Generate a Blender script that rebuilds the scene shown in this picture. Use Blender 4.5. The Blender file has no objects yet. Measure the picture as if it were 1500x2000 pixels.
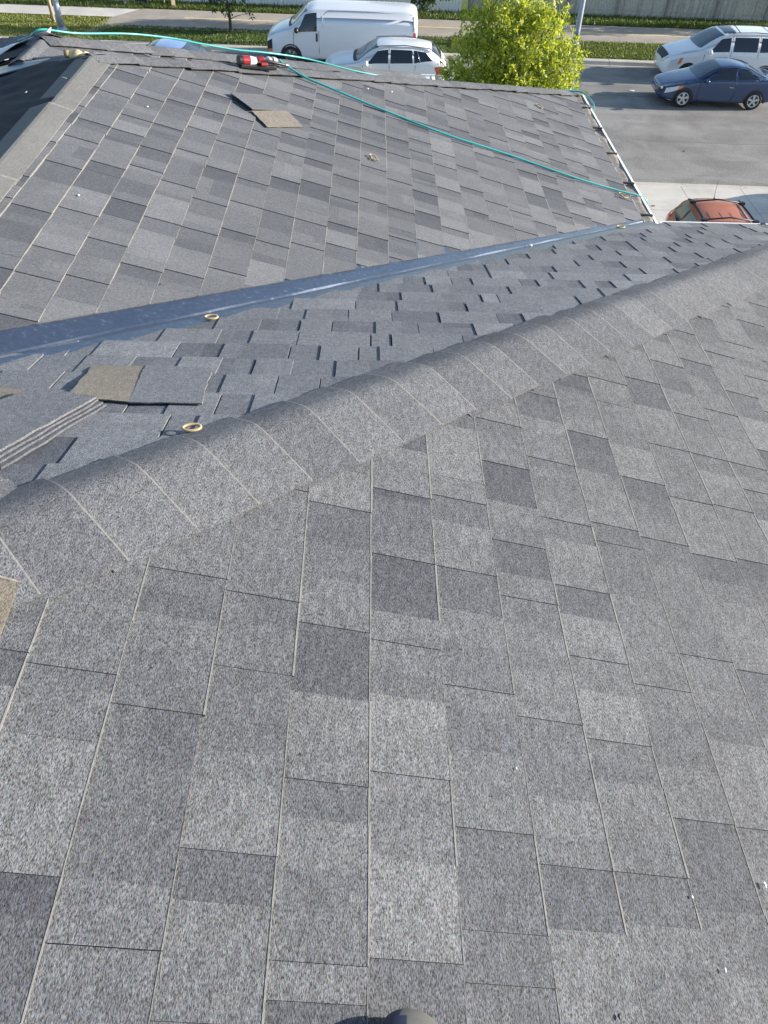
import bpy, bmesh, math, random
import numpy as np
from mathutils import Vector, Matrix
random.seed(7); rng = np.random.default_rng(7)
R_ = math.radians
scene = bpy.context.scene
C = scene.collection
# ------------------------------------------------------------------ camera, world, sun, exposure
H = 9.5                                   # camera height above the street
F_PX, PITCH, ROLL, YAW = 1474.2, R_(45.783), R_(2.307), R_(2.063)
Fw = np.array([0, math.cos(PITCH), -math.sin(PITCH)]); Dn = np.array([0, -math.sin(PITCH), -math.cos(PITCH)])
Rc = np.array([[1, 0, 0], Dn, Fw], float)
Rc = np.array([[math.cos(ROLL), -math.sin(ROLL), 0], [math.sin(ROLL), math.cos(ROLL), 0], [0, 0, 1]]) @ Rc
Rc = Rc @ np.array([[math.cos(YAW), -math.sin(YAW), 0], [math.sin(YAW), math.cos(YAW), 0], [0, 0, 1]])
cd = bpy.data.cameras.new('camera'); cam = bpy.data.objects.new('camera', cd); C.objects.link(cam); scene.camera = cam
cd.sensor_fit = 'VERTICAL'; cd.sensor_height = 36; cd.sensor_width = 27; cd.lens = 36 * F_PX / 2000
cd.clip_start = 0.02; cd.clip_end = 2000
rx, rd, rf = Rc[0], Rc[1], Rc[2]
cam.matrix_world = Matrix(((rx[0], -rd[0], -rf[0], 0), (rx[1], -rd[1], -rf[1], 0), (rx[2], -rd[2], -rf[2], H), (0, 0, 0, 1)))
cd.dof.use_dof = False

SUN_EL, SUN_AZ = 16.2, 5.0               # azimuth measured from +X towards +Y
sv = Vector((math.cos(R_(SUN_EL)) * math.cos(R_(SUN_AZ)), math.cos(R_(SUN_EL)) * math.sin(R_(SUN_AZ)), math.sin(R_(SUN_EL))))
ld = bpy.data.lights.new('sun', 'SUN'); ld.energy = 5.0; ld.angle = R_(0.55); ld.color = (1.0, 0.925, 0.83)
sun = bpy.data.objects.new('sun', ld); C.objects.link(sun); sun.rotation_euler = sv.to_track_quat('Z', 'Y').to_euler(); sun.location = (40, 10, 60)
w = bpy.data.worlds.new('World'); scene.world = w; w.use_nodes = True
wn = w.node_tree; sky = wn.nodes.new('ShaderNodeTexSky'); sky.sky_type = 'NISHITA'; sky.sun_disc = False
sky.sun_elevation = R_(SUN_EL); sky.sun_rotation = math.atan2(sv.x, sv.y); sky.air_density = 1.0; sky.dust_density = 0.6; sky.ozone_density = 1.5
wn.links.new(sky.outputs[0], wn.nodes['Background'].inputs[0]); wn.nodes['Background'].inputs[1].default_value = 0.12
scene.view_settings.view_transform = 'Standard'; scene.view_settings.look = 'None'; scene.view_settings.gamma = 1
scene.view_settings.exposure = 1.07
scene.view_settings.use_curve_mapping = False

# ------------------------------------------------------------------ helpers
M_ = 0.295
SA = R_(0.576 - 2.063)                     # street direction in the house frame
EX = np.array([math.cos(SA), math.sin(SA)]); EY = np.array([-math.sin(SA), math.cos(SA)])
def st(s, t, z=0.0):                       # street frame -> world
    q = s * EX + t * EY
    return (float(q[0]), float(q[1]), float(z))
def ray(u, v): return Rc.T @ np.array([(u - 750) / F_PX, (v - 1000) / F_PX, 1.])
def on(u, v, a, b, c, h=0.0):              # point of the picture on a roof plane z = a x + b y + c (camera-origin heights)
    d = ray(u, v); t = (c + h) / (d[2] - a * d[0] - b * d[1]); q = t * d
    return Vector((q[0], q[1], q[2] + H))

def obj(name, me, mat=None, parent=None, **kw):
    if isinstance(me, bmesh.types.BMesh):
        m = bpy.data.meshes.new(name); me.to_mesh(m); me.free(); me = m
    o = bpy.data.objects.new(name, me); C.objects.link(o)
    if mat is not None:
        for mm in (mat if isinstance(mat, (list, tuple)) else [mat]):
            me.materials.append(mm)
    if parent is not None:
        o.parent = parent; o.matrix_parent_inverse = parent.matrix_basis.inverted() if kw.get('world') else Matrix.Identity(4)
    return o
def tag(o, label=None, cat=None, group=None, kind=None):
    if label: o['label'] = label
    if cat: o['category'] = cat
    if group: o['group'] = group
    if kind: o['kind'] = kind
    return o
def empty(name, loc=(0, 0, 0), rz=0.0):
    o = bpy.data.objects.new(name, None); C.objects.link(o); o.location = loc; o.rotation_euler = (0, 0, rz); o.empty_display_size = .2
    return o
def mesh(name, V, Fc, smooth=False):
    m = bpy.data.meshes.new(name); m.from_pydata([tuple(v) for v in V], [], [tuple(f) for f in Fc]); m.validate(); m.update()
    if smooth: m.polygons.foreach_set('use_smooth', [True] * len(m.polygons))
    return m
def box(bm, x0, x1, y0, y1, z0, z1, bev=0.0):
    vs = [bm.verts.new((x, y, z)) for z in (z0, z1) for y in (y0, y1) for x in (x0, x1)]
    fs = [(0, 2, 3, 1), (4, 5, 7, 6), (0, 1, 5, 4), (2, 6, 7, 3), (0, 4, 6, 2), (1, 3, 7, 5)]
    F = [bm.faces.new([vs[i] for i in f]) for f in fs]
    if bev:
        bmesh.ops.bevel(bm, geom=list({e for f in F for e in f.edges}), offset=bev, segments=2, affect='EDGES', profile=.6)
    return vs
def bar(bm, a, b, wx, wz, bev=0.0):
    a = Vector(a); b = Vector(b); d = (b - a); L = d.length; q = d.to_track_quat('X', 'Z').to_matrix().to_4x4(); q.translation = a
    t = bmesh.new(); box(t, 0, L, -wx / 2, wx / 2, -wz / 2, wz / 2, bev); t.transform(q)
    m = bpy.data.meshes.new('t'); t.to_mesh(m); t.free(); bm.from_mesh(m); bpy.data.meshes.remove(m)
def tube_mesh(name, pts, r, n=8, closed=False, taper=None):
    pts = [Vector(p) for p in pts]; V = []; Fc = []; N = len(pts)
    up = Vector((0.13, 0.21, 1)).normalized()
    for i, p in enumerate(pts):
        if closed: t = (pts[(i + 1) % N] - pts[i - 1])
        else: t = pts[min(i + 1, N - 1)] - pts[max(i - 1, 0)]
        t.normalize(); s = t.cross(up)
        if s.length < 1e-3: s = t.cross(Vector((1, 0, 0)))
        s.normalize(); u = s.cross(t); rr = r if taper is None else r * taper[i]
        for k in range(n):
            a = 2 * math.pi * k / n; V.append(p + s * (math.cos(a) * rr) + u * (math.sin(a) * rr))
    M = N if closed else N - 1
    for i in range(M):
        for k in range(n):
            j = (i + 1) % N
            Fc.append((i * n + k, i * n + (k + 1) % n, j * n + (k + 1) % n, j * n + k))
    if not closed:
        Fc.append(tuple(range(n - 1, -1, -1))); Fc.append(tuple((N - 1) * n + k for k in range(n)))
    return mesh(name, V, Fc, True)
def smooth_path(P, n=8):
    P = [Vector(p) for p in P]; out = []
    for i in range(len(P) - 1):
        p0, p1, p2, p3 = P[max(i - 1, 0)], P[i], P[i + 1], P[min(i + 2, len(P) - 1)]
        for k in range(n):
            t = k / n
            out.append(0.5 * ((2 * p1) + (p2 - p0) * t + (2 * p0 - 5 * p1 + 4 * p2 - p3) * t * t + (3 * p1 - p0 - 3 * p2 + p3) * t ** 3))
    out.append(P[-1]); return out
def join_meshes(name, items):             # items: list of meshes -> one mesh
    bm = bmesh.new()
    for m in items: bm.from_mesh(m)
    m = bpy.data.meshes.new(name); bm.to_mesh(m); bm.free(); return m
def grid_bend(V, Fc, amp, f):  return V, Fc

# ------------------------------------------------------------------ materials
def nodes(name):
    m = bpy.data.materials.new(name); m.use_nodes = True; nt = m.node_tree; return m, nt, nt.nodes['Principled BSDF']
def simple(name, col, rough=.6, metal=0., spec=.5, noise=0.0, scale=20., coat=0., bump=0.0):
    m, nt, b = nodes(name); b.inputs['Base Color'].default_value = (*col, 1); b.inputs['Roughness'].default_value = rough
    b.inputs['Metallic'].default_value = metal; b.inputs['Specular IOR Level'].default_value = spec
    b.inputs['Coat Weight'].default_value = coat
    if noise or bump:
        tc = nt.nodes.new('ShaderNodeNewGeometry'); no = nt.nodes.new('ShaderNodeTexNoise'); no.inputs['Scale'].default_value = scale; no.inputs['Detail'].default_value = 5
        nt.links.new(tc.outputs['Position'], no.inputs['Vector'])
        if noise:
            mr = nt.nodes.new('ShaderNodeMapRange'); mr.inputs[1].default_value = .3; mr.inputs[2].default_value = .7; mr.inputs[3].default_value = 1 - noise; mr.inputs[4].default_value = 1 + noise
            nt.links.new(no.outputs[0], mr.inputs[0]); mx = nt.nodes.new('ShaderNodeVectorMath'); mx.operation = 'SCALE'; mx.inputs[0].default_value = col
            nt.links.new(mr.outputs[0], mx.inputs['Scale']); nt.links.new(mx.outputs[0], b.inputs['Base Color'])
        if bump:
            bp = nt.nodes.new('ShaderNodeBump'); bp.inputs['Strength'].default_value = bump; bp.inputs['Distance'].default_value = .01
            nt.links.new(no.outputs[0], bp.inputs['Height']); nt.links.new(bp.outputs[0], b.inputs['Normal'])
    return m

def granule_mat(name, base, stretch=(1, .30, 1), contrast=1.1, use_tone=True, edge=(.235, .23, .215)):
    """asphalt shingle: mineral granules (two noise sizes), tone of each tab from the mesh attribute 'tone'"""
    m, nt, b = nodes(name); N = nt.nodes; L = nt.links
    geo = N.new('ShaderNodeNewGeometry'); mp = N.new('ShaderNodeMapping'); mp.inputs['Scale'].default_value = stretch
    L.new(geo.outputs['Position'], mp.inputs['Vector'])
    n1 = N.new('ShaderNodeTexNoise'); n1.inputs['Scale'].default_value = 640; n1.inputs['Detail'].default_value = 2; n1.inputs['Roughness'].default_value = .75
    n2 = N.new('ShaderNodeTexNoise'); n2.inputs['Scale'].default_value = 105; n2.inputs['Detail'].default_value = 2
    n3 = N.new('ShaderNodeTexNoise'); n3.inputs['Scale'].default_value = 1.7; n3.inputs['Detail'].default_value = 4
    n4 = N.new('ShaderNodeTexNoise'); n4.inputs['Scale'].default_value = 14; n4.inputs['Detail'].default_value = 3
    for n in (n1, n2, n3, n4): L.new(mp.outputs[0] if n in (n1, n2) else geo.outputs['Position'], n.inputs['Vector'])
    def math_(op, a, bb, c=None):
        q = N.new('ShaderNodeMath'); q.operation = op
        for i, x in enumerate((a, bb) if c is None else (a, bb, c)):
            if isinstance(x, (int, float)): q.inputs[i].default_value = x
            else: L.new(x, q.inputs[i])
        return q.outputs[0]
    def mr(x, a, bb, c, d):
        q = N.new('ShaderNodeMapRange'); L.new(x, q.inputs[0])
        for i, v in enumerate((a, bb, c, d)): q.inputs[i + 1].default_value = v
        return q.outputs[0]
    g = math_('MULTIPLY', mr(n1.outputs[0], .34, .68, 1 - .74 * contrast, 1 + 1.0 * contrast), mr(n2.outputs[0], .33, .67, 1 - .16 * contrast, 1 + .16 * contrast))
    g = math_('MULTIPLY', g, mr(n3.outputs[0], .3, .7, .93, 1.07))
    g = math_('MULTIPLY', g, mr(n4.outputs[0], .3, .7, .95, 1.05))
    at = N.new('ShaderNodeAttribute'); at.attribute_name = 'tone'
    if use_tone:
        cr = N.new('ShaderNodeValToRGB'); e = cr.color_ramp.elements; e[0].position = 0; e[0].color = (base[0] * .60, base[1] * .61, base[2] * .66, 1)
        e[1].position = 1; e[1].color = (base[0] * 1.38, base[1] * 1.37, base[2] * 1.33, 1); k = cr.color_ramp.elements.new(.5); k.color = (*base, 1)
        L.new(at.outputs['Fac'], cr.inputs[0]); col = cr.outputs[0]
    else:
        rgb = N.new('ShaderNodeRGB'); rgb.outputs[0].default_value = (*base, 1); col = rgb.outputs[0]
    sc = N.new('ShaderNodeVectorMath'); sc.operation = 'SCALE'; L.new(col, sc.inputs[0]); L.new(g, sc.inputs['Scale'])
    nc = N.new('ShaderNodeTexNoise'); nc.inputs['Scale'].default_value = 410; nc.inputs['Detail'].default_value = 1; L.new(mp.outputs[0], nc.inputs['Vector'])
    tint = N.new('ShaderNodeVectorMath'); tint.operation = 'MULTIPLY_ADD'; L.new(nc.outputs['Color'], tint.inputs[0]); tint.inputs[1].default_value = (.42, .26, .42); tint.inputs[2].default_value = (.79, .87, .79)
    mul = N.new('ShaderNodeVectorMath'); mul.operation = 'MULTIPLY'; L.new(sc.outputs[0], mul.inputs[0]); L.new(tint.outputs[0], mul.inputs[1]); sc = mul
    # cut edge of the mat (tone > 1.5)
    mix = N.new('ShaderNodeMix'); mix.data_type = 'RGBA'; L.new(math_('MULTIPLY', math_('GREATER_THAN', at.outputs['Fac'], 1.5), mr(n2.outputs[0], .36, .60, .5, 1.0)), mix.inputs[0])
    L.new(sc.outputs[0], mix.inputs[6]); mix.inputs[7].default_value = (*edge, 1)
    L.new(mix.outputs[2], b.inputs['Base Color']); b.inputs['Roughness'].default_value = .88; b.inputs['Specular IOR Level'].default_value = .35
    bp = N.new('ShaderNodeBump'); bp.inputs['Strength'].default_value = .45; bp.inputs['Distance'].default_value = .0016
    L.new(n1.outputs[0], bp.inputs['Height']); L.new(bp.outputs[0], b.inputs['Normal'])
    return m

GREY = (.101, .104, .111)
m_sh = granule_mat('grey_shingle', GREY)
m_shA = granule_mat('grey_shingle_far', (.104, .109, .119), stretch=(1, 1, 1), contrast=.85)
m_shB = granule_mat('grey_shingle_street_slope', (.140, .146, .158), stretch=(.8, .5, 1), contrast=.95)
m_cap = granule_mat('cap_shingle_grey', (.110, .113, .122))
m_tan = granule_mat('tan_shingle', (.175, .158, .132), use_tone=False, contrast=.75)
m_tanD = granule_mat('brown_shingle', (.105, .094, .078), use_tone=False, contrast=.75)
m_capL = granule_mat('cap_shingle_light', (.145, .145, .14), use_tone=False, contrast=.45)
m_deck = simple('roof_deck_dark', (.03, .03, .032), .9)
m_white = simple('white_metal', (.80, .80, .78), .35, noise=.04, scale=30)
m_soffit = simple('soffit', (.6, .6, .58), .6)
m_dirt = simple('gutter_dirt', (.30, .25, .21), .85, noise=.35, scale=25)
m_black = simple('black_plastic', (.012, .012, .014), .45)
m_hose = simple('teal_hose', (.045, .36, .35), .32, coat=.4, noise=.12, scale=6)
m_ring = simple('straw_band', (.46, .35, .19), .55)
m_red = simple('red_plastic', (.30, .012, .02), .45, coat=.3)
m_lightgrey = simple('light_grey_plastic', (.55, .55, .57), .45)
m_midgrey = simple('mid_grey_metal', (.22, .22, .23), .4, metal=.6)
def valley_mat():
    m, nt, b = nodes('valley_metal'); N = nt.nodes; L = nt.links
    geo = N.new('ShaderNodeNewGeometry'); n = N.new('ShaderNodeTexNoise'); n.inputs['Scale'].default_value = 55; n.inputs['Detail'].default_value = 3
    n2 = N.new('ShaderNodeTexNoise'); n2.inputs['Scale'].default_value = 3; n2.inputs['Detail'].default_value = 4
    L.new(geo.outputs['Position'], n.inputs[0]); L.new(geo.outputs['Position'], n2.inputs[0])
    cr = N.new('ShaderNodeValToRGB'); e = cr.color_ramp.elements; e[0].position = .36; e[0].color = (.155, .185, .24, 1); e[1].position = .86; e[1].color = (.50, .52, .56, 1)
    k = cr.color_ramp.elements.new(.62); k.color = (.185, .215, .28, 1)
    L.new(n.outputs[0], cr.inputs[0]); L.new(cr.outputs[0], b.inputs['Base Color'])
    mr = N.new('ShaderNodeMapRange'); mr.inputs[3].default_value = .25; mr.inputs[4].default_value = .45; L.new(n2.outputs[0], mr.inputs[0]); L.new(mr.outputs[0], b.inputs['Roughness'])
    b.inputs['Metallic'].default_value = .88
    bp = N.new('ShaderNodeBump'); bp.inputs['Strength'].default_value = .25; bp.inputs['Distance'].default_value = .02; L.new(n2.outputs[0], bp.inputs['Height']); L.new(bp.outputs[0], b.inputs['Normal'])
    return m
m_valley = valley_mat()

# ------------------------------------------------------------------ THE SETTING: ground, street, path
def sheet(name, s0, s1, t0, t1, z, mat, nx=1, ny=1):
    V = []; Fc = []
    for j in range(ny + 1):
        for i in range(nx + 1): V.append(st(s0 + (s1 - s0) * i / nx, t0 + (t1 - t0) * j / ny, z))
    for j in range(ny):
        for i in range(nx): a = j * (nx + 1) + i; Fc.append((a, a + 1, a + nx + 2, a + nx + 1))
    o = obj(name, mesh(name, V, Fc), mat); tag(o, kind='structure'); return o
def ground_mat(name, col, var=.18, scale=3., fine=.25, fscale=120., rough=.9, cols2=None, streak=0.0):
    m, nt, b = nodes(name); N = nt.nodes; L = nt.links
    geo = N.new('ShaderNodeNewGeometry'); a = N.new('ShaderNodeTexNoise'); a.inputs['Scale'].default_value = scale; a.inputs['Detail'].default_value = 6
    f = N.new('ShaderNodeTexNoise'); f.inputs['Scale'].default_value = fscale; f.inputs['Detail'].default_value = 3
    L.new(geo.outputs['Position'], a.inputs[0]); L.new(geo.outputs['Position'], f.inputs[0])
    cr = N.new('ShaderNodeValToRGB'); c2 = cols2 or tuple(c * (1 - var) for c in col); e = cr.color_ramp.elements
    e[0].position = .35; e[0].color = (*c2, 1); e[1].position = .65; e[1].color = (*col, 1); L.new(a.outputs[0], cr.inputs[0])
    mr = N.new('ShaderNodeMapRange'); mr.inputs[1].default_value = .3; mr.inputs[2].default_value = .7; mr.inputs[3].default_value = 1 - fine; mr.inputs[4].default_value = 1 + fine; L.new(f.outputs[0], mr.inputs[0])
    s = N.new('ShaderNodeVectorMath'); s.operation = 'SCALE'; L.new(cr.outputs[0], s.inputs[0]); L.new(mr.outputs[0], s.inputs['Scale'])
    if streak:                               # tyre-polished lanes, stains and patches
        mp = N.new('ShaderNodeMapping'); mp.inputs['Scale'].default_value = (.06, 1.1, 1); mp.inputs['Rotation'].default_value = (0, 0, -SA); L.new(geo.outputs['Position'], mp.inputs[0])
        k1 = N.new('ShaderNodeTexNoise'); k1.inputs['Scale'].default_value = 1.0; k1.inputs['Detail'].default_value = 4; L.new(mp.outputs[0], k1.inputs[0])
        k2 = N.new('ShaderNodeTexNoise'); k2.inputs['Scale'].default_value = .9; k2.inputs['Detail'].default_value = 5; k2.inputs['Distortion'].default_value = 1.; L.new(geo.outputs['Position'], k2.inputs[0])
        m1 = N.new('ShaderNodeMapRange'); m2 = N.new('ShaderNodeMapRange')
        for mm, kk, lo in ((m1, k1, 1 - streak), (m2, k2, 1 - streak * 1.2)): mm.inputs[1].default_value = .35; mm.inputs[2].default_value = .6; mm.inputs[3].default_value = lo; mm.inputs[4].default_value = 1.06; L.new(kk.outputs[0], mm.inputs[0])
        pr = N.new('ShaderNodeMath'); pr.operation = 'MULTIPLY'; L.new(m1.outputs[0], pr.inputs[0]); L.new(m2.outputs[0], pr.inputs[1]); s2 = N.new('ShaderNodeVectorMath'); s2.operation = 'SCALE'; L.new(s.outputs[0], s2.inputs[0]); L.new(pr.outputs[0], s2.inputs['Scale']); s = s2
    L.new(s.outputs[0], b.inputs['Base Color'])
    b.inputs['Roughness'].default_value = rough
    bp = N.new('ShaderNodeBump'); bp.inputs['Strength'].default_value = .5; bp.inputs['Distance'].default_value = .01; L.new(f.outputs[0], bp.inputs['Height']); L.new(bp.outputs[0], b.inputs['Normal'])
    return m
m_lawn = ground_mat('lawn_soil', (.10, .13, .03), cols2=(.055, .085, .02), scale=1.2, fine=.35, fscale=30)
m_asph = ground_mat('street_asphalt', (.255, .242, .222), var=.16, scale=.5, fine=.34, fscale=22, streak=.16)
m_path = ground_mat('path_asphalt', (.36, .31, .255), var=.08, scale=1, fine=.14, fscale=20, streak=.08)
m_conc = ground_mat('sidewalk_concrete', (.60, .56, .49), var=.12, scale=1.1, fine=.09, fscale=60, streak=.07)
m_conc2 = ground_mat('kerb_concrete', (.54, .49, .41), var=.16, scale=1.6, fine=.1, fscale=40)
m_joint = simple('joint_dark', (.10, .095, .085), .9)
m_paint = simple('yellow_paint', (.80, .62, .26), .7, noise=.12, scale=8)

sheet('ground', -400, 400, -300, 500, -.03, m_lawn)
sheet('street', -200, 200, 23.95, 36.02, 0.0, m_asph)
sheet('lawn_verge', -200, 200, 36.5, 39.1, 0.13, m_lawn)
sheet('lawn_far', -200, 200, 41.6, 60, 0.125, m_lawn)
sheet('front_lawn', -200, 4.6, 6, 21.9, 0.12, m_lawn)
# asphalt path with its yellow line (turns into a concrete walk at the left)
def poly(name, pts, z, mat, kind='structure', parent=None):
    o = obj(name, mesh(name, [st(a, b, z) for a, b in pts], [tuple(range(len(pts)))]), mat, parent)
    if kind: tag(o, kind=kind)
    return o
poly('path', [(-13.6, 36.6), (-12.9, 37.6), (-12.6, 38.6), (200, 39.05), (200, 42.0), (-12.2, 41.95), (-13.0, 40.3), (-13.3, 39.2)][::1], .138, m_path)
poly('concrete_walk', [(-200, 40.2), (-12.95, 40.28), (-12.0, 41.9), (-200, 41.75)], .146, m_conc)
poly('path_line', [(-9.75, 40.52), (200, 40.55), (200, 40.66), (-9.75, 40.64)], .142, m_paint)
# street seam cracks
V = []; Fc = []; xs = np.arange(-30, 60, .5); prev = None
for i, x in enumerate(xs):
    y = 32.22 + .03 * math.sin(x * 1.7) + random.uniform(-.015, .015); ww = random.uniform(.012, .03)
    V += [st(x, y - ww, .004), st(x, y + ww, .004)]
    if i: Fc.append((2 * i - 2, 2 * i, 2 * i + 1, 2 * i - 1))
tag(obj('street_seam', mesh('seam', V, Fc), simple('seam_tar', (.10, .09, .08), .8)), kind='structure')
V = []; Fc = []
for i, x in enumerate(xs):
    y = 27.6 + .05 * math.sin(x * .9) + random.uniform(-.02, .02); ww = random.uniform(.01, .05)
    V += [st(x, y - ww, .004), st(x, y + ww, .004)]
    if i: Fc.append((2 * i - 2, 2 * i, 2 * i + 1, 2 * i - 1))
tag(obj('street_seam', mesh('seam', V, Fc), simple('seam_dull', (.20, .19, .175), .9)), kind='structure')

def kerb_unit(name, s0, s1, prof, mat):
    """one cast length of kerb: profile in (t,z)"""
    n = len(prof); V = [st(s0, t, z) for t, z in prof] + [st(s1, t, z) for t, z in prof]
    Fc = [(i, (i + 1) % n, n + (i + 1) % n, n + i) for i in range(n)] + [tuple(range(n - 1, -1, -1)), tuple(range(n, 2 * n))]
    return mesh(name, V, Fc)
far = tag(empty('far_kerb', st(4, 36.25, 0)), kind='structure'); near = tag(empty('near_kerb', st(4, 23.7, 0)), kind='structure')
far.matrix_world; 
fp = [(36.0, -.05), (36.0, .012), (36.12, .02), (36.17, .14), (36.21, .155), (36.5, .155), (36.5, -.05)]
np_ = [(23.98, -.05), (23.98, .012), (23.82, .02), (23.72, .07), (23.66, .10), (23.47, .125), (23.47, -.05)]
for k in range(-9, 14):
    me = kerb_unit('kerb_stone', k * 3.05 + .01, k * 3.05 + 3.04, fp, m_conc2)
    o = obj('kerb_stone', me, m_conc2, far); o.matrix_parent_inverse = Matrix.Translation(far.location).inverted()
for k in range(-2, 12):
    s0 = 9.12 + (k - 4) * 1.83
    me = kerb_unit('kerb_stone', s0 + .008, s0 + 1.822, np_, m_conc2)
    o = obj('kerb_stone', me, m_conc2, near); o.matrix_parent_inverse = Matrix.Translation(near.location).inverted()
tag(obj('kerb_bed', kerb_unit('kerb_bed', -200, 200, [(36.02, -.06), (36.02, .0), (36.48, .10), (36.48, -.06)], m_joint), m_joint), kind='structure')
tag(obj('kerb_bed', kerb_unit('kerb_bed', -200, 200, [(23.49, -.06), (23.49, .06), (23.94, .0), (23.94, -.06)], m_joint), m_joint), kind='structure')
# concrete sidewalk and driveway slabs, joints recessed
walk = tag(empty('sidewalk', st(8, 22.7, 0)), kind='structure'); drive = tag(empty('driveway', st(9, 16, 0)), kind='structure')
sheet('slab_bed', -200, 200, 5, 23.45, .08, m_joint)
def slab(parent, s0, s1, t0, t1, z=.135, g=.007):
    bm = bmesh.new(); box(bm, s0 + g, s1 - g, t0 + g, t1 - g, 0.0, z + random.uniform(-.001, .001))
    for v in bm.verts: v.co = Vector(st(v.co.x, v.co.y, v.co.z))
    o = obj('slab', bm, m_conc, parent); o.matrix_parent_inverse = Matrix.Translation(parent.location).inverted()
for k in range(-6, 8): slab(walk, 8.92 + (k - 1) * 1.83, 8.92 + k * 1.83, 21.7, 23.45)
for i in range(5):
    for j in range(5): slab(drive, 5.26 + i * 1.83, 5.26 + (i + 1) * 1.83, 21.7 - 2.2 * (j + 1), 21.7 - 2.2 * j)

# grass blades
def grass(name, s0, s1, t0, t1, z, n, h, cols, seed):
    r = np.random.default_rng(seed); V = np.zeros((n * 3, 3)); 
    s = r.uniform(s0, s1, n); t = r.uniform(t0, t1, n); hh = h * r.uniform(.5, 1.3, n); a = r.uniform(0, 6.28, n); wv = .012 * r.uniform(.8, 2.2, n)
    lx = r.normal(0, .35, n) * hh; ly = r.normal(0, .35, n) * hh
    bx = s * EX[0] + t * EY[0]; by = s * EX[1] + t * EY[1]
    V[0::3] = np.stack([bx - np.cos(a) * wv, by - np.sin(a) * wv, np.full(n, z)], 1)
    V[1::3] = np.stack([bx + np.cos(a) * wv, by + np.sin(a) * wv, np.full(n, z)], 1)
    V[2::3] = np.stack([bx + lx, by + ly, z + hh], 1)
    m = bpy.data.meshes.new(name); m.from_pydata(V.tolist(), [], np.arange(n * 3).reshape(-1, 3).tolist())
    o = obj(name, m, cols); tag(o, kind='stuff')
    m.polygons.foreach_set('material_index', r.integers(0, len(cols), n)); return o
def leaf_mat(name, col, trans=.35, rough=.5):
    m, nt, b = nodes(name); N = nt.nodes; L = nt.links
    b.inputs['Base Color'].default_value = (*col, 1); b.inputs['Roughness'].default_value = rough
    tr = N.new('ShaderNodeBsdfTranslucent'); tr.inputs[0].default_value = (min(1, col[0] * 1.5), min(1, col[1] * 1.5), col[2] * .8, 1)
    mx = N.new('ShaderNodeMixShader'); mx.inputs[0].default_value = trans; L.new(b.outputs[0], mx.inputs[1]); L.new(tr.outputs[0], mx.inputs[2])
    L.new(mx.outputs[0], N['Material Output'].inputs[0]); return m
g1 = leaf_mat('grass_light', (.26, .27, .075), .25); g2 = leaf_mat('grass_mid', (.12, .165, .03), .25); g3 = leaf_mat('grass_dark', (.06, .10, .018), .2)
tag(grass('grass', 2.5, 13, 36.52, 39.1, .13, 26000, .09, [g1, g2, g2, g3], 1), 'rough green grass on the verge between street and path', 'grass')
tag(grass('grass', -13, 2.5, 36.52, 39.0, .13, 20000, .07, [g2, g3, g2, g3], 2), 'mown grass around the small tree, its shade put into darker blades', 'grass')  # darker blade mix carries the shade of van and trees
tag(grass('grass', -20, -13, 36.52, 40.2, .13, 14000, .06, [g1, g1, g2], 3), 'pale sunlit mown grass beside the concrete walk', 'grass')
tag(grass('grass', -12, 22, 42.02, 43.8, .125, 30000, .13, [g2, g3, g3, g2], 4), 'long grass along the foot of the fences, its shade put into darker blades', 'grass')  # fence shade is put into the colour: no light blades here
tag(grass('grass', -20, -12, 41.8, 43.1, .125, 9000, .12, [g2, g3, g3], 5), 'grass strip between the concrete walk and white fence, its shade put into darker blades', 'grass')

# ------------------------------------------------------------------ THE HOUSE
house = tag(empty('house', (0, 0, 0)), 'house seen from its own roof, grey architectural shingles with open metal valley', 'house')
E_ = .137
def clip(P, lines):                        # Sutherland-Hodgman with half planes a x + b y <= c
    for a, b, c in lines:
        out = []; n = len(P)
        for i in range(n):
            p, q = P[i], P[(i + 1) % n]; dp = a * p[0] + b * p[1] - c; dq = a * q[0] + b * q[1] - c
            if dp <= 0: out.append(p)
            if (dp < 0 < dq) or (dq < 0 < dp):
                t = dp / (dp - dq); out.append((p[0] + (q[0] - p[0]) * t, p[1] + (q[1] - p[1]) * t))
        P = out
        if len(P) < 3: return []
    return P
def area(P): return .5 * abs(sum(P[i][0] * P[(i + 1) % len(P)][1] - P[(i + 1) % len(P)][0] * P[i][1] for i in range(len(P))))

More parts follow.
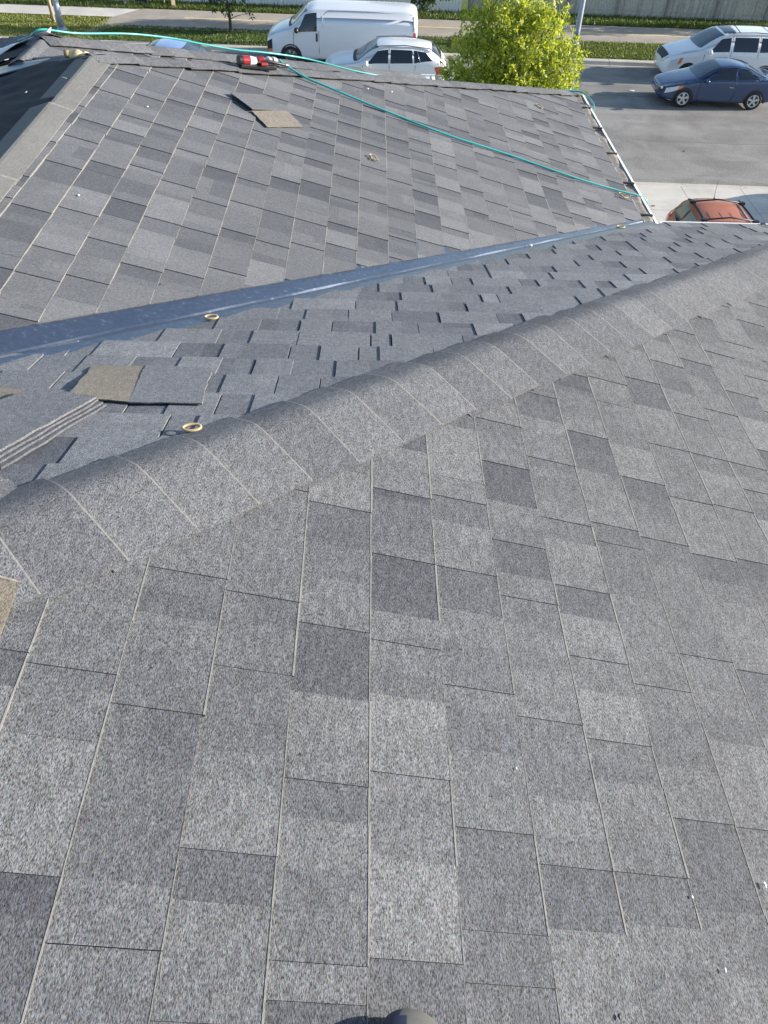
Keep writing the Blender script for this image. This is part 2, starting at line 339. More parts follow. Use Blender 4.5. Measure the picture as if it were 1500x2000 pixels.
class Slope:
    """g: plan direction of fall (unit), m: fall; e = distance along g, u = along the courses; z = zc - m e"""
    def __init__(self, g, m, zc, lines, mat, part=True, tilt_seed=0):
        self.g = np.array(g, float); self.p = np.array([-g[1], g[0]], float)
        if abs(g[0]) > .5: self.p = np.array([0, 1.]) 
        else: self.p = np.array([1., 0])
        self.m = m; self.zc = zc; self.lines = lines; self.mat = mat
        n = np.array([self.g[0] * m, self.g[1] * m, 1.]); self.n = n / np.linalg.norm(n)
        big = [(-9, -9), (9, -9), (9, 12), (-9, 12)]; P = clip(big, lines)
        if part:
            V = [self.P3(x, y, -.001) for x, y in P]; V2 = [self.P3(x, y, -.02) for x, y in P]; k = len(P)
            self.part = obj('roof_slope', mesh('roof_slope', V + V2, [tuple(range(k)), tuple(range(2 * k - 1, k - 1, -1))] + [(i, i + k, (i + 1) % k + k, (i + 1) % k) for i in range(k)]), m_deck, house)
    def z(self, x, y): return self.zc - self.m * (self.g[0] * x + self.g[1] * y)
    def P3(self, x, y, h=0.): return Vector((x, y, self.z(x, y) + H)) + Vector(self.n) * h
    def xy(self, e, u): q = e * self.g + u * self.p; return (float(q[0]), float(q[1]))
    def strips(self, e_ref, e0, e1, urange, seed, soft=1.0, lift=0.0, thick=.0052, tooth=.0034, stuff=False, L=1.0, ch=.0, joint_extra=0.0, view=None, slotw=.0, cgap=0.0):
        r = random.Random(seed); k0 = math.ceil((e0 - e_ref) / E_); k1 = math.floor((e1 - e_ref) / E_) + 1; cnt = 0; allV = []; allF = []; allT = []
        off = r.uniform(0, 1)
        for k in range(k0, k1 + 1):
            eb = e_ref + k * E_ + r.uniform(-.0022, .0022); off = (off + r.choice((.38, .56, .27, .44)) * L) % L
            u = urange(eb)[0] - off
            while u < urange(eb)[1]:
                gap = r.choice((.0006, .0008, .0012, .002)) + slotw * r.random(); ua, ub = u + gap, u + L; skew = r.uniform(-.002, .002)
                V, Fc, T = [], [], []; x = ua; up = r.random() < .5; base_tone = r.uniform(-.07, .07)
                lift_s = max(0, r.gauss(0, .0012)) + lift * r.random()
                while x < ub - .004:
                    if cgap and r.random() < .55 and x > ua + .01: x += cgap * r.uniform(.5, 1)
                    wd = r.uniform(.09, .24) if up else r.uniform(.06, .17)
                    xe = min(x + wd, ub)
                    if ub - xe < .045: xe = ub
                    if up: tone = r.choice((.45, .5, .55, .6, .66, .86)); hh = thick + tooth
                    else: tone = r.choice((.10, .22, .34, .42, .5)); hh = thick
                    tone = min(1, max(0, .5 + (tone + base_tone + r.uniform(-.04, .04) - .5) * soft)); hb = hh + lift_s
                    rag = r.uniform(-.0015, .0015)
                    cell = [(eb + rag, x), (eb + rag + skew, xe), (eb - E_ - .012, xe), (eb - E_ - .012, x)]
                    Q = [self.xy(*c) for c in cell]
                    if view and not view(sum(q[0] for q in Q) / 4, sum(q[1] for q in Q) / 4): x = xe; up = not up; continue
                    Q = clip(Q, self.lines)
                    if len(Q) >= 3 and area(Q) > 2e-5:
                        if sum(Q[i][0] * Q[(i + 1) % len(Q)][1] - Q[(i + 1) % len(Q)][0] * Q[i][1] for i in range(len(Q))) < 0: Q = Q[::-1]
                        n0 = len(V); kk = len(Q)
                        for (qx, qy) in Q:
                            e = qx * self.g[0] + qy * self.g[1]; f = min(1, max(0, (e - (eb - E_)) / E_)); V.append(self.P3(qx, qy, .0006 + (tooth if up else 0) + (hb - (tooth if up else 0) - .0006) * f))
                        for (qx, qy) in Q: V.append(self.P3(qx, qy, -.0005 + lift_s * .5))
                        parts = [(Q, tone)]; rr_ = random.Random(int(seed * 7919 + k * 613 + round(x * 1000)))
                        if rr_.random() < .6 and xe - x > .07:         # colour drops: a darker or lighter patch inside the tab
                            um = x + (xe - x) * rr_.uniform(.25, .75); pv = self.p; A_ = clip(Q, [(pv[0], pv[1], um)]); B_ = clip(Q, [(-pv[0], -pv[1], -um)]); t2 = min(1, max(0, tone + rr_.choice((-.26, -.18, .14, .2)) * soft))
                            if rr_.random() < .5 and len(B_) >= 3:
                                em = eb - E_ * rr_.uniform(.35, .65); C_ = clip(B_, [(self.g[0], self.g[1], em)]); B_ = clip(B_, [(-self.g[0], -self.g[1], -em)]); parts = [(A_, tone), (C_, t2 if rr_.random() < .5 else tone), (B_, t2)]
                            else: parts = [(A_, tone), (B_, t2)]
                        for (Qp, tp) in parts:
                            if len(Qp) < 3: continue
                            if Qp is Q: Fc.append(tuple(range(n0, n0 + kk))); T.append(tp); continue
                            n2_ = len(V)
                            for (qx, qy) in Qp:
                                e = qx * self.g[0] + qy * self.g[1]; f = min(1, max(0, (e - (eb - E_)) / E_)); V.append(self.P3(qx, qy, .0006 + (tooth if up else 0) + (hb - (tooth if up else 0) - .0006) * f))
                            Fc.append(tuple(range(n2_, n2_ + len(Qp)))); T.append(tp)
                        if ch:
                            Q3 = clip(Q, [(-self.g[0], -self.g[1], -(eb - ch))])
                            if len(Q3) >= 3:
                                n1 = len(V)
                                for (qx, qy) in Q3: V.append(self.P3(qx, qy, hb + .0007))
                                Fc.append(tuple(range(n1, n1 + len(Q3)))); T.append(1.7)
                        for i in range(kk):
                            j = (i + 1) % kk; Fc.append((n0 + i, n0 + kk + i, n0 + kk + j, n0 + j))
                            ei = Q[i][0] * self.g[0] + Q[i][1] * self.g[1]; ej = Q[j][0] * self.g[0] + Q[j][1] * self.g[1]
                            T.append(2.0 if min(ei, ej) > eb - .006 else tone * .7)
                    x = xe; up = not up
                if V:
                    if stuff:
                        b0 = len(allV); allV += V; allF += [tuple(i + b0 for i in f) for f in Fc]; allT += T
                    else:
                        me = mesh('shingle', V, Fc); a = me.attributes.new('tone', 'FLOAT', 'FACE')
                        if len(me.polygons) == len(T): a.data.foreach_set('value', T)
                        obj('shingle', me, self.mat, self.part); cnt += 1
                u += L
        if stuff and allV: return allV, allF, allT
        return cnt
ZE = -2.086
# slopes (heights relative to the camera, H is added)
zD, zA, zB = -1.197, -1.585, -.7305
HIPC = 1.56                                             # y - x of the near hip
sD = Slope((1, 0), M_, zD, [(-1, 1, HIPC), (-1, 0, .70), (1, 0, 3.01), (0, -1, 3.0)], m_sh)
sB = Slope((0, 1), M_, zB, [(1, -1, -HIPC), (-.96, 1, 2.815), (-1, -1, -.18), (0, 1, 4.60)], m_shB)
sA = Slope((1, 0), M_, zA, [(.957, -1, -3.0), (-1, 0, 1.40), (1, 0, 1.745), (-.8903, 1, 5.566)], m_shA)
# valley bed needs slopes reaching its middle: thin deck strips are given by the flashing itself
# wing 2
sA2 = Slope((1, 0), .3416, -1.29 - .3416 * 1.91, [(-1, 0, 1.91), (1, 0, .44), (-1, 1, 6.99), (1.0308, -1, -6.665)], m_shA)
sW = Slope((-1, 0), M_, -1.172 + M_ * 1.40, [(1, 0, -1.40), (-1, 0, 5.5), (.8902, 1, 3.0737), (0, -1, 3.0)], m_shA)
print('strips', sD.strips(.0144, -.56, 3.02, lambda e: (-3.0, e + HIPC + .1), 11, soft=.86, tooth=.0021, ch=.0021, view=lambda x, y: x < .75 + .62 * (y + .2) and y > -.35),
      sB.strips(1.702, 1.0, 4.6, lambda e: (e - 3.1, min(e - 1.4, 3.2)), 12, soft=.9, ch=.0, lift=.0015, tooth=.0030, slotw=.003, cgap=.005, view=lambda x, y: y > .18 - x and x > -1.25),
      sA.strips(-1.149, -1.3, 1.76, lambda e: (e + 2.7, .8903 * e + 5.6), 13, soft=1.05, ch=.0017, tooth=.0032, view=lambda x, y: y > 1.2),
      sA2.strips(-1.63, -1.9, .44, lambda e: (1.03 * e + 6.45, e + 7.05), 14, tooth=.0045))
# slope shade is put into the near-black colour of wrinkled underlayment, pinned down
m_shade_under = simple('shade_underlayment', (.012, .017, .030), .75, spec=.2, noise=.35, scale=7, bump=.5); m_scuff = simple('pale_scuff', (.35, .36, .38), .7)
def underlay(sl, x0, x1, y0, y1, nx, ny, seed):
    ph = seed * 1.7; V = []; Fc = []; idx = {}
    for j in range(ny + 1):
        for i in range(nx + 1):
            x = x0 + (x1 - x0) * i / nx; y = y0 + (y1 - y0) * j / ny
            y = min(y, min([(c - a * x) / b for a, b, c in sl.lines if b > .05 and abs(a) + abs(b) > 0] + [99]))
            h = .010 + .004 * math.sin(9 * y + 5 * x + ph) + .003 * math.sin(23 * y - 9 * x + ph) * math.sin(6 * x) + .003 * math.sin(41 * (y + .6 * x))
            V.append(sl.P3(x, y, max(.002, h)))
    for j in range(ny):
        for i in range(nx): a = j * (nx + 1) + i; Fc.append((a, a + 1, a + nx + 2, a + nx + 1))
    u = obj('shade_underlayment', mesh('shade_underlayment', V, Fc, True), m_shade_under, sl.part); r = random.Random(seed)
    for k in range(16):
        x = r.uniform(x1, x0); y = r.uniform(y0, min(y1, 4.2)); p = sl.P3(x, y, .022); b = bmesh.new(); bar(b, p, p + Vector((r.uniform(-.03, .03), r.uniform(.005, .03), 0)), .004, .003); obj('staple', b, m_scuff, sl.part)
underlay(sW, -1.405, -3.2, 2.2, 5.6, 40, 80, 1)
# slopes the picture does not show (or only at a glancing angle): joined shingles
def stuff_shingles(name, data, mat):
    V, Fc, T = [], [], []
    for (a, b, c) in data: n = len(V); V += a; Fc += [tuple(i + n for i in f) for f in b]; T += c
    me = mesh(name, V, Fc); at = me.attributes.new('tone', 'FLOAT', 'FACE')
    if len(me.polygons) == len(T): at.data.foreach_set('value', T)
    return tag(obj(name, me, mat, house), kind='stuff')
sE = Slope((0, 1), .3314, -1.172 + .3314 * 4.32, [(.8903, -1, -5.566), (-.8902, -1, -3.0737), (0, 1, 7.12), (-1.0308, 1, 6.625)], m_shA)
sF = Slope((0, 1), .3416, -1.29 + .3416 * 5.08, [(1, -1, -6.99), (-1, -1, -3.17), (0, 1, 7.43)], m_shA)
sW2 = Slope((-1, 0), .3416, -1.29 + .3416 * -1.91 * -1, [(1, 0, -1.91), (-1, 0, 4.4), (1, 1, 3.17), (0, -1, -4.78)], m_shA)
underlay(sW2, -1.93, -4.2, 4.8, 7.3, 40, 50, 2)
sL = Slope((-1, 0), M_, -.9905 + M_ * .70, [(1, 0, -.70), (1, 1, .18), (-1, 0, 1.2), (0, -1, 3.0)], m_sh)
dat = [sE.strips(4.5, 4.4, 7.2, lambda e: (-3.2, 2.2), 21, stuff=True), sF.strips(5.2, 5.1, 7.5, lambda e: (-4, .6), 22, stuff=True),
       sL.strips(.8, .7, 1.25, lambda e: (-3, 1.4), 24, stuff=True),
       sD.strips(.0144, -.56, 3.02, lambda e: (-3.0, e + HIPC + .1), 11, stuff=True, view=lambda x, y: not (x < .75 + .62 * (y + .2)) or y < -.35)]
stuff_shingles('shingles', dat, m_shA)

# ---- cap shingles: arched sheets lying across hips and ridges
def cap_run(P0, P1, q0, q1, zf, mats, expo=.148, thick=.0035, crest=.020, edge=.006, bow=.0, near_lift=0.0, seed=0, light_chance=.0, hb=.014, n=12, tonef=None, sharp=False):
    r = random.Random(seed); P0 = Vector((*P0, 0)); P1 = Vector((*P1, 0)); d = P1 - P0; L = d.length; d.normalize(); pr = Vector((-d.y, d.x, 0)); cnt = int(L / expo) + 1
    for i in range(cnt):
        s_b = L - i * expo                                   # butt (downhill end)
        s_t = max(s_b - expo - .03, -.03); skew = r.uniform(-.012, .012); dq = r.uniform(-.007, .007) * (1.5 if tonef else 1); lf = r.uniform(.4, 1.0); wav = r.uniform(0, 6)
        if s_b < .02: continue
        V = []; Fc = []; T = []; tone = r.choice((.28, .38, .45, .5, .55, .6, .74)); fr_ = [0, .3, .6, .82, .982, 1.0]; rows = 5
        top = []; 
        if tonef: tone = min(1, max(0, tonef(s_b / L) + r.uniform(-.22, .22) * (1.1 - .6 * s_b / L)))
        cre = crest * (1.6 - 1.25 * s_b / L) if tonef else crest
        for j in range(rows + 1):
            f = fr_[j]; s = s_t + (s_b - s_t) * f
            for k in range(n + 1):
                g = k / n; q = q0 + (q1 - q0) * g + dq; c = P0 + d * (s + skew * (g - .5) * f) + pr * q
                prof = cre * max(0, 1 - (q / (abs(q0) if q < 0 else abs(q1))) ** 2) + edge
                if near_lift and k < 6: prof += near_lift * (.7 + .3 * lf) * (1 - k / 6) * (.9 + .1 * math.sin(wav + 5 * f))
                h = prof + hb * (f - .25)
                V.append(Vector((c.x, c.y, zf(c.x, c.y, q) + H + h)))
        m = len(V); W = n + 1; topV = list(V)
        V += [v - Vector((0, 0, thick)) for v in topV]; ds = len(V); V += topV
        for j in range(rows):
            for k in range(n):
                a = j * W + k; Fc.append((a, a + 1, a + W + 1, a + W)); T.append(tone if j < rows - 1 or (tonef and s_b / L > .5 and i % 3) else 1.7); Fc.append((m + a, m + a + W, m + a + W + 1, m + a + 1)); T.append(tone * .5)
        a0 = rows * W
        for k in range(n): Fc.append((ds + a0 + k, ds + a0 + k + 1, m + a0 + k + 1, m + a0 + k)); T.append(2.)
        for j in range(rows):
            Fc.append((ds + j * W, ds + (j + 1) * W, m + (j + 1) * W, m + j * W)); T.append(tone * .5)
            Fc.append((ds + (j + 1) * W + n, ds + j * W + n, m + j * W + n, m + (j + 1) * W + n)); T.append(tone * .5)
        me = mesh('cap_shingle', V, Fc); at = me.attributes.new('tone', 'FLOAT', 'FACE')
        if len(me.polygons) == len(T): at.data.foreach_set('value', T)
        sm = [i_ < 2 * rows * n and not sharp for i_, t in enumerate(T)]
        if len(me.polygons) == len(T): me.polygons.foreach_set('use_smooth', sm)
        obj('cap_shingle', me, mats[0] if r.random() >= light_chance else mats[1], house)
def zmin(*S, k=60.):
    def f(x, y, q):
        zz = [s.z(x, y) for s in S]; mn = min(zz); return mn - math.log(sum(math.exp(-k * (a - mn)) for a in zz)) / k + math.log(len(S)) / k * math.exp(-(q / .05) ** 2) * 1.0
    return f
# near hip, from the ridge end down to the eave corner (q < 0 is the side of the camera)
cap_run((-.90, .68), (3.0, 4.58), -.182, .104, zmin(sD, sB, k=110.), [m_cap], crest=.0095, edge=.0080, hb=.008, thick=.004, seed=31, n=16, tonef=lambda f: .30 + .28 * f)
# ridge at the camera's left: tan caps
cap_run((-.70, -2.5), (-.70, .80), -.118, .145, zmin(sD, sL), [m_tanD], crest=.02, edge=.010, seed=32)
cap_run((-.70, .88), (-1.22, 1.40), -.14, .14, zmin(sL, sB), [m_cap], crest=.02, seed=33)
# far ridge (runs along the street-ward wing) and its hip
cap_run((-1.40, 1.75), (-1.40, 4.34), -.092, .10, zmin(sA, sW, k=900.), [m_capL], expo=.75, crest=.002, edge=.011, seed=34, hb=.007, sharp=True, n=14)
cap_run((-1.40, 4.32), (1.745, 7.12), -.105, .10, zmin(sA, sE, k=200.), [m_cap], crest=.006, edge=.009, near_lift=.014, seed=35, hb=.004)
cap_run((-1.40, 4.32), (-2.9, 5.655), -.11, .11, zmin(sW, sE, k=200.), [m_cap], seed=36, crest=.006, hb=.005)
cap_run((-1.91, 5.07), (.43, 7.41), -.11, .10, zmin(sA2, sF, k=200.), [m_cap], crest=.008, edge=.009, near_lift=.012, seed=37, hb=.004)
cap_run((-1.91, 4.66), (-1.91, 5.0), -.05, .07, zmin(sA2, sW2, k=600.), [m_cap], crest=.006, seed=38, expo=.3, hb=.004)
cap_run((-1.91, 5.08), (-3.6, 6.77), -.12, .12, zmin(sW2, sF), [m_cap], seed=39)

# ---- open valley with its metal flashing: the two halves and the centre crimp
def ribbon(name, rows, mat, thick=.0015, parent=house, smooth=True):
    n = len(rows[0]); V = [v for r in rows for v in r]; Fc = []
    for i in range(len(rows) - 1):
        for k in range(n - 1): a = i * n + k; Fc.append((a, a + 1, a + n + 1, a + n))
    me = mesh(name, V, Fc, smooth); o = obj(name, me, mat, parent); sd = o.modifiers.new('s', 'SOLIDIFY'); sd.thickness = thick; sd.offset = -1
    return o
vc = 2.897
rows = []
for i in range(41):
    x = -1.40 + (1.72 + 1.40) * i / 40; jj = .004 * math.sin(i * 1.3) + .003 * math.sin(i * .47 + 1)
    def vz(dq):                              # dq = offset of y - x from the valley line
        return max(sA.z(x - dq / 2, x + vc + dq / 2), sB.z(x - dq / 2, x + vc + dq / 2))
    wA = .30 - .10 * i / 40; row = []
    for dq, hgt in ((-.26, .0005), (-.16, .001), (-.085, .011), (-.010, .001), (0, .007 + jj * .3), (.012, .003), (.06, .001), (.14, .0005), (wA, .0005)):
        row.append(Vector((x - dq / 2, x + vc + dq / 2, vz(dq) + H + hgt)))
    rows.append(row)
ribbon('valley_flashing', rows, m_valley, thick=.0008, smooth=False)
# loose piece of flashing and rough strip on the shaded slope
rows = []
for i in range(13):
    f = i / 12; c = Vector((-1.72 - .55 * f, 4.52 + .05 * math.sin(f * 2.2) + .02 * f, 0)); row = []
    for k in range(5):
        g = k / 4 - .5; wdt = .04 + .16 * f; p = c + Vector((.10 * g, wdt * g, 0)); zz = sW.z(p.x, p.y) + .012 + .010 * math.sin(f * 3) + .02 * (g + .5) ** 2 * f
        row.append(Vector((p.x, p.y, zz + H)))
    rows.append(row)
ribbon('valley_flashing', rows, simple('flashing_pale', (.07, .10, .14), .3, metal=.3), thick=.002)
rows = []
for i in range(9):
    f = i / 8; x = -1.86 + 1.0 * f; y = 1.0308 * x + 6.645
    rows.append([Vector((x, y + g, max(sE.z(x, y + g), sA2.z(x, y + g)) + H + .002)) for g in (-.10, -.04, 0, .04, .10)])
ribbon('valley_flashing', rows, m_valley, thick=.001)

# ---- gutters
def gutter(P0, P1, out, w=.115, dep=.09, floor=m_dirt, hangers=(), hmat=None, ends=(True, True), lip=.02):
    """P0-P1: roof edge line (world), out: outward unit vector"""
    P0 = Vector(P0); P1 = Vector(P1); out = Vector(out); dz = Vector((0, 0, 1))
    g = obj('gutter', mesh('gutter', *gut_mesh(P0, P1, out, w, dep, lip)), m_white, house)
    bm = bmesh.new(); a, b = P0 + out * .0 - dz * .001, P1 + out * .0 - dz * .001
    n = 24; V = []; Fc = []
    for i in range(n + 1):
        f = i / n; c = a.lerp(b, f); hh = .006 * math.sin(i * 1.9) + .004 * math.sin(i * .7)
        V += [c + dz * hh, c + out * (w * .5) + dz * (hh + .003), c + out * (w - .006) + dz * (hh * .5 - .002)]
    for i in range(n):
        for k in range(2): q = i * 3 + k; Fc.append((q, q + 1, q + 4, q + 3))
    bm.free(); d = obj('gutter_dirt', mesh('gutter_dirt', V, Fc), floor, g)
    for f in hangers:
        c = P0.lerp(P1, f); al = (P1 - P0).normalized(); t = bmesh.new()
        bar(t, c - out * .01 + dz * .012, c + out * (w - .012) + dz * .009, .024, .007); bar(t, c + out * (w - .018) - dz * .004, c + out * (w - .018) - dz * .03, .022, .005)
        obj('hanger', t, m_black, g)
    return g
def gut_mesh(P0, P1, out, w, dep, lip):
    dz = Vector((0, 0, 1)); prof = [(0, .005), (0, -dep), (w * .75, -dep), (w * .8, -dep * .6), (w, -dep * .3), (w, .002), (w - lip, .005), (w - lip, -.003), (w - .004, -.003), (w - .006, -dep * .28), (w * .76, -dep * .62), (w * .72, -dep + .004), (.004, -dep + .004), (.004, .005)]
    n = len(prof); V = [P0 + out * a + dz * b for a, b in prof] + [P1 + out * a + dz * b for a, b in prof]
    Fc = [(i, (i + 1) % n, n + (i + 1) % n, n + i) for i in range(n)]
    for s in (0, n): Fc.append((s + 0, s + 1, s + 2, s + 3, s + 4, s + 5))
    return V, Fc
def P3h(s, x, y, h=0.): return s.P3(x, y, h)
ga = gutter(P3h(sA, 1.742, 4.585, -.004), P3h(sA, 1.742, 7.07, -.004), (1, 0, 0), w=.085, lip=.016, hangers=[.055, .255, .467, .675, .86])
gb = gutter(P3h(sB, 1.86, 4.60, -.02), P3h(sB, 3.15, 4.60, -.02), (0, 1, 0), w=.075, hangers=[.5])
gc = gutter(P3h(sA2, .438, 6.2, -.004), P3h(sA2, .438, 7.43, -.004), (1, 0, 0), w=.125, hangers=[.62, .86], floor=m_white, lip=.028)
t = bmesh.new(); p = P3h(sA2, .438, 7.43, 0); box(t, p.x - .02, p.x + .125, p.y - .004, p.y + .012, p.z - .09, p.z + .012); obj('end_cap', t, m_white, gc)
# fascia, soffit and walls under the eaves
def slab_part(name, x0, x1, y0, y1, z0, z1, mat):
    b = bmesh.new(); box(b, x0, x1, y0, y1, z0 + H, z1 + H); return obj(name, b, mat, house)
m_siding = simple('beige_siding', (.48, .44, .38), .7, noise=.05, scale=3)
slab_part('fascia', 1.70, 1.737, 4.64, 7.1, ZE - .20, ZE - .035, m_white); slab_part('fascia', 1.74, 3.0, 4.56, 4.592, ZE - .20, ZE - .045, m_white)
slab_part('fascia', .40, .434, 6.9, 7.40, ZE - .2, ZE - .035, m_white)
slab_part('wall', -6.0, 1.30, 1.5, 6.7, -H + .1, ZE - .2, m_siding); slab_part('wall', -5.5, 2.55, -2.9, 4.15, -H + .11, ZE - .21, m_siding)
slab_part('soffit', 1.30, 1.70, 4.6, 7.05, ZE - .215, ZE - .2, m_soffit)

# nail heads / little fixings on the pale ridge sheet
def blob(name, loc, r, mat, parent=None, sx=1, sy=1, sz=.5, seg=8):
    bm = bmesh.new(); bmesh.ops.create_uvsphere(bm, u_segments=seg, v_segments=6, radius=r); 
    for v in bm.verts: v.co = Vector((v.co.x * sx, v.co.y * sy, v.co.z * sz)) + Vector(loc)
    o = obj(name, bm, mat, parent); return o

# ------------------------------------------------------------------ loose things on the roof
def loose_sheet(name, corners, slope, h, mat, th=.004, lift=None, parent=None, rag=.004, n=8, tone=.5):
    """corners: 4 world (x,y) going round; lifted a little above the slope"""
    c = [Vector((*p, 0)) for p in corners]; V = []; Fc = []; r = random.Random(int(abs(c[0].x) * 1000)); W = n + 1
    for j in range(W):
        for i in range(W):
            u, v = i / n, j / n; p = (c[0] * (1 - u) + c[1] * u) * (1 - v) + (c[3] * (1 - u) + c[2] * u) * v
            if i in (0, n) or j in (0, n): p += Vector((r.uniform(-rag, rag), r.uniform(-rag, rag), 0))
            hh = h + (lift(u, v) if lift else 0); V.append(slope.P3(p.x, p.y, hh))
    m = len(V); V += [v - Vector((0, 0, th)) for v in V]
    for j in range(n):
        for i in range(n): a = j * W + i; Fc += [(a, a + 1, a + W + 1, a + W), (m + a, m + a + W, m + a + W + 1, m + a + 1)]
    for i in range(n):
        Fc += [(i, m + i, m + i + 1, i + 1), (n * W + i + 1, m + n * W + i + 1, m + n * W + i, n * W + i), ((i + 1) * W, m + (i + 1) * W, m + i * W, i * W), (i * W + n, m + i * W + n, m + (i + 1) * W + n, (i + 1) * W + n)]
    me = mesh(name, V, Fc); at = me.attributes.new('tone', 'FLOAT', 'FACE'); at.data.foreach_set('value', [tone] * len(me.polygons))
    return obj(name, me, mat, parent)
# loose offcut on the street slope: grey tab lapping over a tan one
lo = empty('loose_shingle', (0, 0, 0)); tag(lo, 'loose shingle offcut, tan at one end and grey at the other, lying below the valley', 'loose shingle')
loose_sheet('tan_part', [(-.737, 1.500), (-.572, 1.484), (-.600, 1.756), (-.760, 1.748)], sB, .010, m_tan, parent=lo, rag=.003, lift=lambda u, v: .006 * (1 - u) * (1 - v) + .003 * (1 - v))
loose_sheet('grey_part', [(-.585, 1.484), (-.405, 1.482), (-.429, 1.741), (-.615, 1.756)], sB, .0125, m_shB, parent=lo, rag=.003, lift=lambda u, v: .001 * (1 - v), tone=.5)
tag(loose_sheet('loose_shingle', [(-.99, 1.36), (-.855, 1.385), (-.775, 1.508), (-.98, 1.590)], sB, .014, m_tan, rag=.002),
    'tan loose shingle at the left edge, beside the stack of grey spare shingles', 'loose shingle')
stk = empty('shingle_stack', (0, 0, 0)); tag(stk, 'small stack of spare grey cap shingles with pale layered edges below the hip', 'shingle stack')
for k in range(4):
    dx = .005 * k
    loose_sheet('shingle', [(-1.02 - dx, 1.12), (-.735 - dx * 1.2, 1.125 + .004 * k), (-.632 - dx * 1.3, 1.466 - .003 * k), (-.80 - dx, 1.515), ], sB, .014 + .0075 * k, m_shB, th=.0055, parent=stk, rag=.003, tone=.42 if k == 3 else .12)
lo2 = empty('loose_shingle', (0, 0, 0)); tag(lo2, 'loose shingle, grey with tan lower half, on the far slope below the hose', 'loose shingle')
loose_sheet('tan_part', [(-.536, 4.116), (-.366, 4.282), (-.458, 4.426), (-.628, 4.258)], sA, .016, m_tan, parent=lo2, rag=.002)
loose_sheet('grey_part', [(-.628, 4.262), (-.462, 4.43), (-.585, 4.56), (-.755, 4.385)], sA, .014, m_shA, parent=lo2, rag=.002, tone=.55, lift=lambda u, v: .012 * (1 - u))

# teal air hoses
def hose(pts, label, name='air_hose'):
    me = tube_mesh(name, smooth_path(pts, 10), .0062, 8); return tag(obj(name, me, m_hose), label, 'hose', 'teal air hoses on the roof')
hA = [sA.P3(x, y, h) for x, y, h in ((-.565, 5.08, .055), (-.53, 5.07, .042), (-.40, 5.035, .024), (-.264, 5.01, .022), (.049, 4.965, .017), (.432, 4.915, .018), (.70, 4.93, .018), (.904, 4.945, .017), (1.323, 4.945, .017), (1.62, 4.985, .018), (1.76, 5.01, .022), (1.845, 5.02, .012))]
hA += [hA[-1] + Vector(d) for d in ((.022, -.004, -.045), (.03, -.015, -.16), (.03, -.03, -.5), (.05, -.03, -1.2), (.06, -.05, -3.0), (.1, -.1, -7.2))]
hose(hA, 'teal air hose from the nail gun down the far slope and over the gutter')
fpts = [(30, 52), (60, 56), (82, 66), (150, 65), (250, 66), (330, 74), (390, 85), (460, 97), (520, 103), (600, 115), (700, 140), (800, 158)]
hf = []
for (u, v) in fpts:
    q = on(u, v, -.3416, 0, -1.29 - .3416 * 1.91, .0)
    cz = max(sA2.z(q.x, q.y) if q.x > -1.91 else sW2.z(q.x, q.y), -99); hf.append(q)
hf[0] = Vector((-2.10, 5.16, sW2.z(-2.10, 5.16) + H + .03)); hf[1] = Vector((-2.02, 5.14, sW2.z(-2.02, 5.14) + H + .03)); hf[2] = Vector((-1.94, 5.14, -1.29 + H + .03))
for i in range(3, len(hf)):
    d = -hf[i]; d = Vector((d.x, d.y, H - hf[i].z)).normalized(); hf[i] = hf[i] + d * (.05 if i < 8 else .10) 
hf.append(hf[-1] + Vector((.06, .05, -.03)))
hose(hf, 'teal air hose lying along the farthest hip behind the nail gun')
c = ga.data.vertices  # far end of the near gutter
pe = P3h(sA, 1.742, 7.0, 0)
hose([pe + Vector(d) for d in ((-.10, .02, .045), (-.04, .03, .04), (.04, .02, .035), (.075, -.03, .03), (.10, -.12, .02), (.11, -.2, .012), (.10, -.3, -.01))], 'short teal hose end hooked over the far corner of the gutter')
# loop bands (the little rings left from nail coils)
def ring(p, r, squash, rz, label, slope, band=.0045, twist=False):
    N = 26; pts = []
    for k in range(N):
        a = 2 * math.pi * k / N; x = math.cos(a) * r; y = math.sin(a) * r * squash
        if twist: x += .25 * r * math.sin(2 * a); y += .2 * r * math.cos(3 * a)
        X = x * math.cos(rz) - y * math.sin(rz); Y = x * math.sin(rz) + y * math.cos(rz); pts.append(slope.P3(p[0] + X, p[1] + Y, .017 + .003 * math.sin(a)))
    tag(obj('rubber_band', tube_mesh('rubber_band', pts, band, 6, closed=True), m_ring), label, 'rubber band', 'straw coloured bands left on the roof')
ring((-.396, 1.330), .020, .55, .25, 'straw yellow band on the near hip cap, the largest of the bands', sB, .0035)
for v in []: pass
ring((-.524, 2.226), .021, .55, .1, 'straw yellow band lying just below the valley flashing at the left', sB, .004)
ring((.014, 4.17), .030, .5, -.9, 'twisted yellow band in the middle of the far slope under the hose', sA, .0032, True)
ring((1.292, 6.27), .036, .4, -1.1, 'yellow band near the top corner of the far slope', sA, .0035)
ring((1.66, 4.93), .03, .6, -.5, 'yellow band beside the gutter where the hose crosses it', sA, .0032, True)
ring((1.488, 4.31), .026, .5, .2, 'yellow band at the lower end of the valley flashing', sB, .004)
